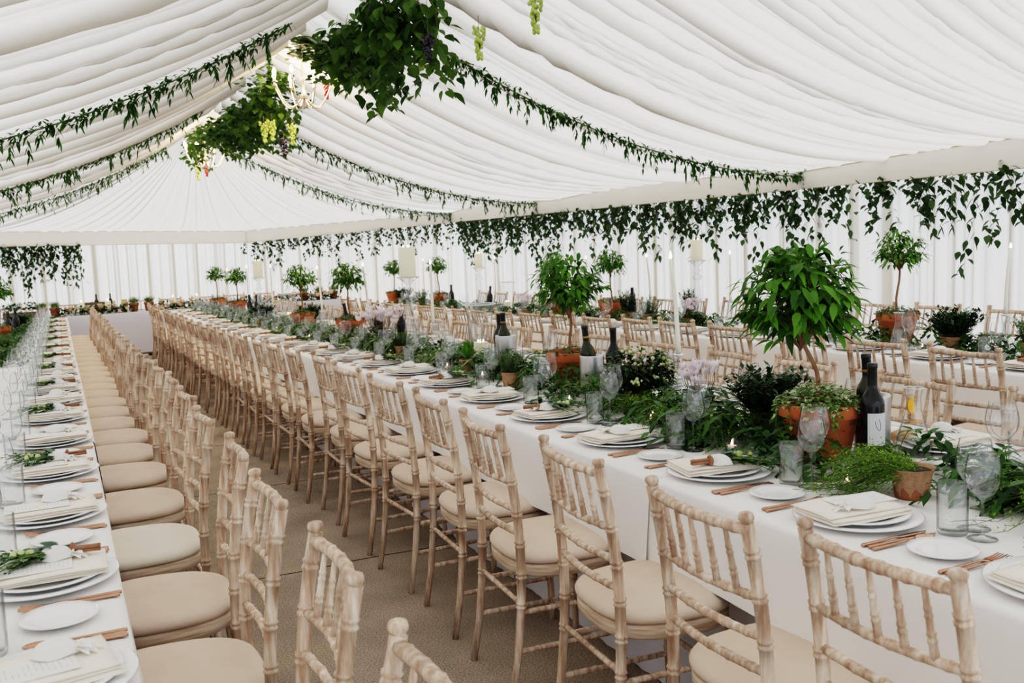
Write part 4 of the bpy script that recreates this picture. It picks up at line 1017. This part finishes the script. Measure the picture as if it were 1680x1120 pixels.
for c,l,w in [(2.30,5.42,'beside the steel cooler, middle table'),(2.35,11.1,'far along the middle table'),(4.8,10.45,'on the table by the wall')]:
    put_t(HURR,f'flared clear hurricane vase {w}','vase',c,l,0,'hurricane vases'); put_t(PILS,f'short ivory candle inside the hurricane vase {w}','candle',c,l,0,'hurricane candles',dz=.0135)
def tealight():
    g=MB(); prof=[(0,.008),(.028,.008),(.0295,.012),(.030,.045)]; g.lathe(prof,24,closed_ends=False)
    b=len(g.v)-24
    for i in range(24): x,y,z=g.v[b+i]; g.v[b+i]=(x*1.02,y*1.02,z+.009*sin(2*2*PI*i/24))
    g.lathe([(0,0),(.029,0),(.030,.006),(.0285,.009)],24,closed_ends=False)
    return P('tealight_holder',g.mesh('tealight_holder',CRYST)),P('tealight',None,[P('tin',MB().lathe([(0,0),(.018,0),(.019,.001),(.019,.014),(.0175,.0145)],18,closed_ends=False).mesh('tin',TIN)),P('wax',MB().lathe([(0,.013),(.0178,.013)],18,closed_ends=False).mesh('wax',TEAWAX)),P('flame',flame(.02).mesh('flame',FLAME),loc=(0,0,.014))])
TH_,TL_=tealight()
for k,(c,l) in enumerate([(2.02,2.09),(2.05,2.66),(2.10,3.24),(2.16,3.32),(2.06,3.85),(2.06,4.85),(2.05,5.35),(2.1,6.6),(2.05,7.75),(2.08,9.0),(2.08,10.5),(2.1,12.0)]):
    put_t(TH_,f'wavy glass tealight holder, {ORD[k]} along the middle table','candle holder',c,l,k,'tealight holders'); put_t(TL_,f'lit tealight, {ORD[k]} along the middle table','candle',c,l,k,'tealights',dz=.0085)
for k,(c,l) in enumerate([(4.6,4.15),(4.6,5.1),(4.6,6.2),(4.6,7.4),(4.6,9.4),(4.6,10.3),(4.6,12.5)]):
    put_t(TH_,f'glass tealight holder, {ORD[k]} along the wall table','candle holder',c,l,k,'tealight holders'); put_t(TL_,f'lit tealight, {ORD[k]} along the wall table','candle',c,l,k,'tealights',dz=.0085)
# left table, far items
put_t(STICK,'crystal candlestick at the left edge of the photo, left table','candlestick',-.66,12.2,0,'crystal candlesticks'); put_t(PIL,'ivory pillar candle at the left photo edge above the fig','candle',-.66,12.2,0,'pillar candles on stands',dz=.5455)
put_t(HERB1,'small herb in burlap pot at the left photo edge, left table','plant',-.5,9.9); put_t(SHRUB,'dark shrub beside the bottles on the left table','plant',-.5,13.4)
# top table dressing
TZ=TH+gz(TL+.4)
for k,(c,w) in enumerate([(-.29,'leftmost'),(-.10,'second'),(1.12,'third'),(1.36,'fourth'),(4.02,'fifth'),(4.30,'sixth'),(4.57,'rightmost')]):
    put(GRASS,f'terracotta pot of short green grass on the top table, {w} from the left' if w not in('leftmost','rightmost') else f'terracotta pot of short green grass on the top table, {w}','plant',(c,TL+.22,TZ),k,'grass pots on the top table',1.18)
def flowerbed(seed,L):
    global R; old=R; R=random.Random(seed); F=MB(); B=MB()
    for k in range(int(420*L)):
        x=R.uniform(-L/2,L/2); y=R.uniform(-.1,.1); F.leaf((x,y,R.uniform(.0,.12)),rdir(-.4,.9),(0,0,1),R.uniform(.06,.10),R.uniform(.03,.045),det=1)
    for k in range(int(24*L)):
        x=R.uniform(-L/2,L/2); p=V((x,R.uniform(-.13,.05),R.uniform(.04,.15))); r=R.uniform(.038,.06)
        rn=R.random(); B.ball(p,r*.6,7,5,0,rn)
        for i in range(8): a=i*.8; B.leaf(p+V((0,0,-.012)),(cos(a),sin(a),.7),(0,0,1),r*1.2,r*1.0,det=1,droop=-.2,rnd=min(1,rn+R.uniform(-.2,.2)))
    R=old; return P('flower_garland',None,[P('foliage',F.mesh('foliage',LF_RUS)),P('roses',B.mesh('roses',PETR),label='peach and cream roses')])
for k,(c,L,w) in enumerate([(.25,.75,'left of the first bottles'),(.85,.5,'centre left below the candles'),(1.85,.95,'right of the two grass pots'),(3.0,1.2,'behind the middle table'),(4.15,1.05,'at the far right end')]):
    put(flowerbed(90+k,L),f'peach rose and leaf garland on the top table, {w}','flowers',(c,TL+.2,TZ),0,'rose garlands on the top table')
TCH=P('pillar_candle',None,[P('wax',MB().lathe([(0,0),(.045,0),(.046,.20),(.04,.205),(0,.195)],20,closed_ends=False).mesh('wax',WAX)),P('flame',flame(.05).mesh('flame',FLAME),loc=(0,0,.197))])
for k,(c,w) in enumerate([(.31,'leftmost'),(.72,'between the bottles'),(1.77,'right of the grass pots'),(2.17,'nearest the middle table')]):
    put(TCH,f'lit ivory pillar candle on the top table, {w}','candle',(c,TL+.36,TZ),0,'top table candles')
for c,w in ((.55,'inside the crate'),(.77,'right of the crate')): put(BOT,f'dark wine bottle on the top table, {w}','bottle',(c,TL+.5,TZ),0,'wine bottles')
mb=MB()
for z in (0.02,.08,.14): mb.box(-.19,.19,-.1,-.09,z,z+.045); mb.box(-.19,.19,.09,.1,z,z+.045); mb.box(-.19,-.18,-.09,.09,z,z+.045); mb.box(.18,.19,-.09,.09,z,z+.045)
c2=MB()
for x in (-.17,.155):
    for y in (-.088,.073): c2.box(x,x+.015,y,y+.015,0,.19)
put(P('wooden_crate',mb.mesh('wooden_crate',CRATE),[P('corner_posts',c2.mesh('corner_posts',CRATE))]),'dark slatted wooden crate on the top table behind the roses','crate',(.55,TL+.5,TZ))
put(P('shrub_box',None,[P('box',MB().box(-.25,.25,-.07,.07,0,.1).mesh('box',CRATE)),P('foliage',flowerbed(99,.5)['k'][0]['me'],loc=(0,0,.12))]),'long box of dark low shrubs at the left end of the top table','plant',(-.62,TL+.3,TZ))
put(P('glass_jug',MB().lathe([(0,.01),(.045,.0),(.05,.02),(.05,.15),(.04,.19),(.045,.21)],18,closed_ends=False).mesh('glass_jug',simple('amber_drink',(.62,.45,.15),.2))),'amber drink jug on the top table between bottles and grass pots','jug',(.98,TL+.4,TZ))

# ---------------------------------------------------------------- hanging greenery
def strand(seed,L,leaf,mat,n,wide=.05):
    global R; old=R; R=random.Random(seed); mb=MB(); pts=[]; x=y=0
    for i in range(9):
        t=i/8; x+=R.uniform(-.02,.02); y+=R.uniform(-.02,.02); pts.append(V((x,y,-L*t)))
    mb.tube(pts,[.0022-.0014*i/8 for i in range(9)],4,1,caps=False)
    for i in range(n):
        t=(i+R.random())/n; q=min(7,int(t*8)); p=pts[q].lerp(pts[q+1],t*8-q)+V((R.uniform(-wide,wide),R.uniform(-wide,wide),0))
        a=R.uniform(0,2*PI); mb.leaf(p,(cos(a)*.7,sin(a)*.7,R.uniform(-1.2,-.1)),(cos(a),sin(a),.8),leaf*R.uniform(.7,1.2),leaf*R.uniform(.68,.9),det=2,droop=.25)
    R=old; return mb.mesh('trailing_stem',[mat,TWIG])
WS=[strand(100+i,L,.064,LF_BEECH,n,.055) for i,(L,n) in enumerate([(.22,13),(.30,17),(.40,20),(.50,23),(.62,27),(.34,24),(.26,18),(.46,18)])]
def hang_section(pts,label,dens,group,top=.0,drop=None,seed=0,cat='garland'):
    q=random.Random(seed); base=pts[0]; root=bpy.data.objects.new('vine_garland',None); COL.objects.link(root); root.location=base
    root['label']=label; root['category']=cat; root['group']=group; LABELS.setdefault(label,[]).append(root.name)
    (x0,y0,z0),(x1,y1,z1)=pts; d=math.hypot(x1-x0,y1-y0); n=min(98,int(d*dens))
    for i in range(n):
        t=(i+q.random())/n; k=q.choice([0,1,1,2,2,3,3,4,5,6,7]); o=bpy.data.objects.new('trailing_stem',WS[k]); COL.objects.link(o); o.parent=root
        s=q.uniform(.6,1.3)*(drop or 1); o.location=((x1-x0)*t+q.uniform(-.05,.05),(y1-y0)*t+q.uniform(-.05,.05),(z1-z0)*t+top+q.uniform(-.02,.03)); o.rotation_euler=(q.uniform(-.12,.12),q.uniform(-.12,.12),q.uniform(0,6.28)); o.scale=(1.0,1.0,s)
def ev(l): return 1.89-.06*(l+3)/19
secs=[(2.6,5.0),(5.0,6.9),(6.9,9.0),(9.0,11.2),(11.2,13.6),(13.6,16.0)]
for k,(a,b) in enumerate(secs):
    hang_section(((6.415,a,ev(a)+.05),(6.415,b,ev(b)+.05)),f'hanging leafy vine garland below the valance, {ORD[k]} length along the right wall',12 if k<2 else 18,'vine garlands along the right wall',seed=k,drop=1.12)
for k,(t0,t1) in enumerate([(0,.35),(.35,.68),(.68,1.0)]):
    A=lambda t:(6.42-2.95*t,15.97+3.95*t,1.89-.2*t)
    hang_section((A(t0),A(t1)),f'hanging leafy vine garland below the valance, {ORD[k]} length along the angled corner wall',13,'vine garlands along the corner wall',seed=20+k)
hang_section(((-1.0,19.9,1.79),(.42,19.9,1.75)),'hanging vine garland in the left corner of the end wall',30,'vine garlands on the end wall',seed=40,drop=1.25)
# ridge foliage
WS=[strand(200+i,L,.085,LF_VINE,n,.09) for i,(L,n) in enumerate([(.25,20),(.35,26),(.45,30),(.55,34),(.7,38),(.4,34),(.3,28),(.5,26)])]
def ridge_section(l0,l1,n,label,seed,drop=1,sp=.18,mid=.08):
    q=random.Random(seed); root=bpy.data.objects.new('ridge_garland',None); COL.objects.link(root); root.location=(CR,l0,3.3)
    root['label']=label; root['category']='garland'; root['group']='leafy ridge garlands'; LABELS.setdefault(label,[]).append(root.name)
    for i in range(n):
        t=(i+q.random())/n
        if min(abs(l0+(l1-l0)*t-9.55),abs(l0+(l1-l0)*t-14.65))<.5: continue
        k=q.choice([0,1,1,2,2,3,5,5,6,6,7,4 if q.random()<.5 else 2]); o=bpy.data.objects.new('trailing_stem',WS[k]); COL.objects.link(o); o.parent=root
        dx=q.gauss(mid,sp); dx=max(-.35 if l0>9 else .03,min(.4 if l0>7 else .28,dx)); la=l0+(l1-l0)*t; dd=min(abs(la-9.55),abs(la-14.65)); thin=dd<(1.0 if la<12 else .8)
        if thin: k=q.choice([0,0,6])
        zt=-.02-abs(dx)*.55+q.uniform(-.1,.0)+(.10 if thin else 0)
        o.location=(dx,(l1-l0)*t,zt); o.rotation_euler=(q.uniform(-.25,.25),q.uniform(-.25,.25),q.uniform(0,6.28)); s=q.uniform(.75,1.05)*drop*(.5 if thin and k in (0,6) else 1); o.scale=(1,1,s)
ridge_section(6.15,7.7,46,'dense leafy ridge garland, nearest length at the top of the photo',51,1.05,.11,.14)
ridge_section(7.7,9.2,36,'dense leafy ridge garland, length in front of the first chandelier',52,.40,.14,.12)
ridge_section(9.2,12.2,72,'dense leafy ridge garland, length between the two chandeliers',53,.85,.17)
ridge_section(12.2,15.9,72,'dense leafy ridge garland, length around the far chandelier',54,.85,.17)
# slim garlands along the roof beams
def swag(l,side,seed,s0,s1):
    global R; old=R; R=random.Random(seed); mb=MB(); pts=[]; n=40
    for i in range(n+1):
        s=s0+(s1-s0)*i/n; pts.append(V((side*4.4*s,0,roof_z(s,l)-.03)))
    mb.tube(pts,.006,5,1)
    for i in range(1150):
        t=R.random(); q=min(n-1,int(t*n)); p=pts[q].lerp(pts[q+1],t*n-q)+V((0,R.uniform(-.035,.035),R.uniform(-.04,.03)))
        d=(pts[q+1]-pts[q]).normalized()*R.choice((1,1,-.6)); mb.leaf(p,d*R.uniform(.3,1)+V((R.uniform(-.4,.4),R.uniform(-.9,.9),R.uniform(-1.0,.7))),(0,0,1),R.uniform(.045,.078),R.uniform(.018,.028),det=1,droop=.2)
    for i in range(46):
        t=R.random(); q=min(n-1,int(t*n)); p=pts[q]; L=R.uniform(.08,.17); e=p+V((R.uniform(-.05,.05),R.uniform(-.05,.05),-L)); mb.tube([p,e],.0012,3,1,caps=False)
        for k in range(6): mb.leaf(p.lerp(e,.3+.7*k/5),(R.uniform(-.6,.6),R.uniform(-.6,.6),-.8),(0,0,1),.06,.02,det=1)
    R=old; return P('beam_garland',mb.mesh('beam_garland',[LF_RUS,STEM]))
names={7.1:'nearest',12.2:'second',16.0:'furthest'}
for i,l in enumerate((7.1,12.6,15.95)):
    for side,sn in ((1,'right'),(-1,'left')):
        if i==1 and side<0: l=11.6
        put(swag(l,side,300+i*2+(side>0),.10,1.0 if side>0 else .95),f'slim leaf garland on the {["nearest","second","furthest"][i]} roof beam, {sn} slope','garland',(CR,l,0),0,'slim roof beam garlands')
# grapes
def grapes(mat,seed,n=46,L=.17,w=.042):
    global R; old=R; R=random.Random(seed); mb=MB()
    for i in range(n):
        t=i/n; rad=w*(1-.75*t)*math.sqrt(R.random()); a=R.uniform(0,2*PI); mb.ball((rad*cos(a)*1.1,rad*sin(a)*1.1,-.02-L*t),R.uniform(.0105,.0135),7,5,sz=1.15)
    s=MB().tube([(0,0,.05),(0,0,-L*.8)],.002,4)
    R=old; return P('grape_bunch',None,[P('grapes',mb.mesh('grapes',mat)),P('stalk',s.mesh('stalk',TWIG))])
GP_={'purple':grapes(GR_P,401),'green':grapes(GR_G,402,56,.2,.045),'red':grapes(GR_R,403)}
for col,c,l,z,lab in [('purple',2.33,6.15,2.88,'dark purple grape bunch hanging from the ridge near the top centre'),('green',2.50,5.70,2.85,'green grape bunch above the nearest right-hand beam garland'),('green',2.52,4.95,2.86,'green grape bunch cut by the top edge of the photo'),('red',2.50,9.45,3.12,'red grape bunch hanging beside the first chandelier'),('purple',2.18,10.0,2.62,'dark purple grape bunch hanging below and beyond the first chandelier'),('green',2.26,9.95,2.76,'green grape bunch beside the hanging purple grapes past the first chandelier'),('green',2.05,10.3,2.82,'left of a pair of green grape bunches below the first chandelier'),('green',2.13,10.3,2.84,'right of a pair of green grape bunches below the first chandelier'),('purple',2.42,14.6,2.98,'dark purple grape bunch right of the far chandelier'),('red',2.09,14.9,2.78,'red grape bunch below the far chandelier'),('green',1.97,14.9,2.76,'green grape bunch left below the far chandelier'),('green',2.58,9.4,3.22,'yellow-green grape bunch right of the first chandelier'),('green',2.4,6.5,2.92,'green grape bunch half hidden in leaves above the first chandelier')]:
    put(GP_[col],lab,'grapes',(c,l,z),R.random()*3,'grape bunches')
# chandeliers
def chandelier():
    kids=[P('centre_column',MB().lathe([(0,-.18),(.012,-.17),(.02,-.14),(.012,-.11),(.035,-.08),(.04,-.05),(.018,-.02),(.012,.08),(.024,.12),(.012,.16),(.008,.45),(0,.46)],14,closed_ends=False).mesh('centre_column',BRASS))]
    for k in range(8):
        a=2*PI*k/8; d=V((cos(a),sin(a),0)); pts=[]
        for i in range(15):
            t=i/14; pts.append(d*(.03+.26*t)+V((0,0,-.06-.13*sin(PI*min(1,t*.9+.05))+.14*t*t)))
        kids.append(P('arm',MB().tube(pts,.006,7).mesh('arm',BRASS),[P('drip_cup',MB().lathe([(0,0),(.022,.004),(.028,.012),(.024,.012),(.012,.006)],12,closed_ends=False,o=tuple(pts[-1])).mesh('drip_cup',BRASS)),
            P('candle_tube',MB().lathe([(.009,.005),(.0095,.07),(.006,.072)],10,closed_ends=False,o=tuple(pts[-1])).mesh('candle_tube',TWAX)),
            P('bulb',MB().lathe([(.006,.072),(.016,.087),(.0185,.10),(.011,.122),(.003,.14),(0,.141)],10,closed_ends=False,o=tuple(pts[-1])).mesh('bulb',BULB),label='glowing flame-shaped bulb')]))
    return P('chandelier',None,kids)
CHAN=chandelier()
for c,l,z,w in ((2.29,9.5,3.01,'nearer chandelier with glowing candle bulbs under the ridge'),(2.05,14.6,2.86,'far chandelier with glowing candle bulbs at the end of the ridge')):
    put(CHAN,w,'chandelier',(c,l,z),.2,'chandeliers')
    ld=bpy.data.lights.new('chandelier_light','POINT'); ld.energy=85; ld.color=(1,.72,.42); ld.shadow_soft_size=.22
    lo=bpy.data.objects.new('chandelier_light',ld); COL.objects.link(lo); lo.location=(c,l,z+.16)

# ---------------------------------------------------------------- daylight
w=bpy.data.worlds.new('overcast_daylight'); SC.world=w; w.use_nodes=True; nt=w.node_tree; nt.nodes.clear()
o=nt.nodes.new('ShaderNodeOutputWorld'); b=nt.nodes.new('ShaderNodeBackground'); b.inputs[1].default_value=1.6
tc=nt.nodes.new('ShaderNodeTexCoord'); sp=nt.nodes.new('ShaderNodeSeparateXYZ'); nt.links.new(tc.outputs['Generated'],sp.inputs[0])
rm=ramp(nt,sp.outputs[2],[(0,(.82,.90,1.0)),(.25,(.9,.95,1.0)),(.5,(1.0,.985,.96))]); nt.links.new(rm.outputs[0],b.inputs[0]); nt.links.new(b.outputs[0],o.inputs[0])
sd=bpy.data.lights.new('soft_sun','SUN'); sd.energy=3.2; sd.angle=1.2; sd.color=(1,.97,.93)
so=bpy.data.objects.new('soft_sun',sd); COL.objects.link(so); so.rotation_euler=(math.radians(-38),math.radians(22),0)
SC.view_settings.view_transform='Filmic'; SC.view_settings.look='High Contrast'; SC.view_settings.exposure=.22
SC.cycles.use_denoising=True; SC.cycles.max_bounces=10; SC.cycles.diffuse_bounces=5; SC.cycles.glossy_bounces=4; SC.cycles.transmission_bounces=6; SC.cycles.transparent_max_bounces=28; SC.cycles.sample_clamp_indirect=6
SC.cycles.caustics_reflective=False; SC.cycles.caustics_refractive=False
for k,v in LABELS.items():
    if len(v)>1: print('DUPLABEL',k,v)
    if not 4<=len(k.replace(',',' ').split())<=16: print('LABELLEN',len(k.split()),k)
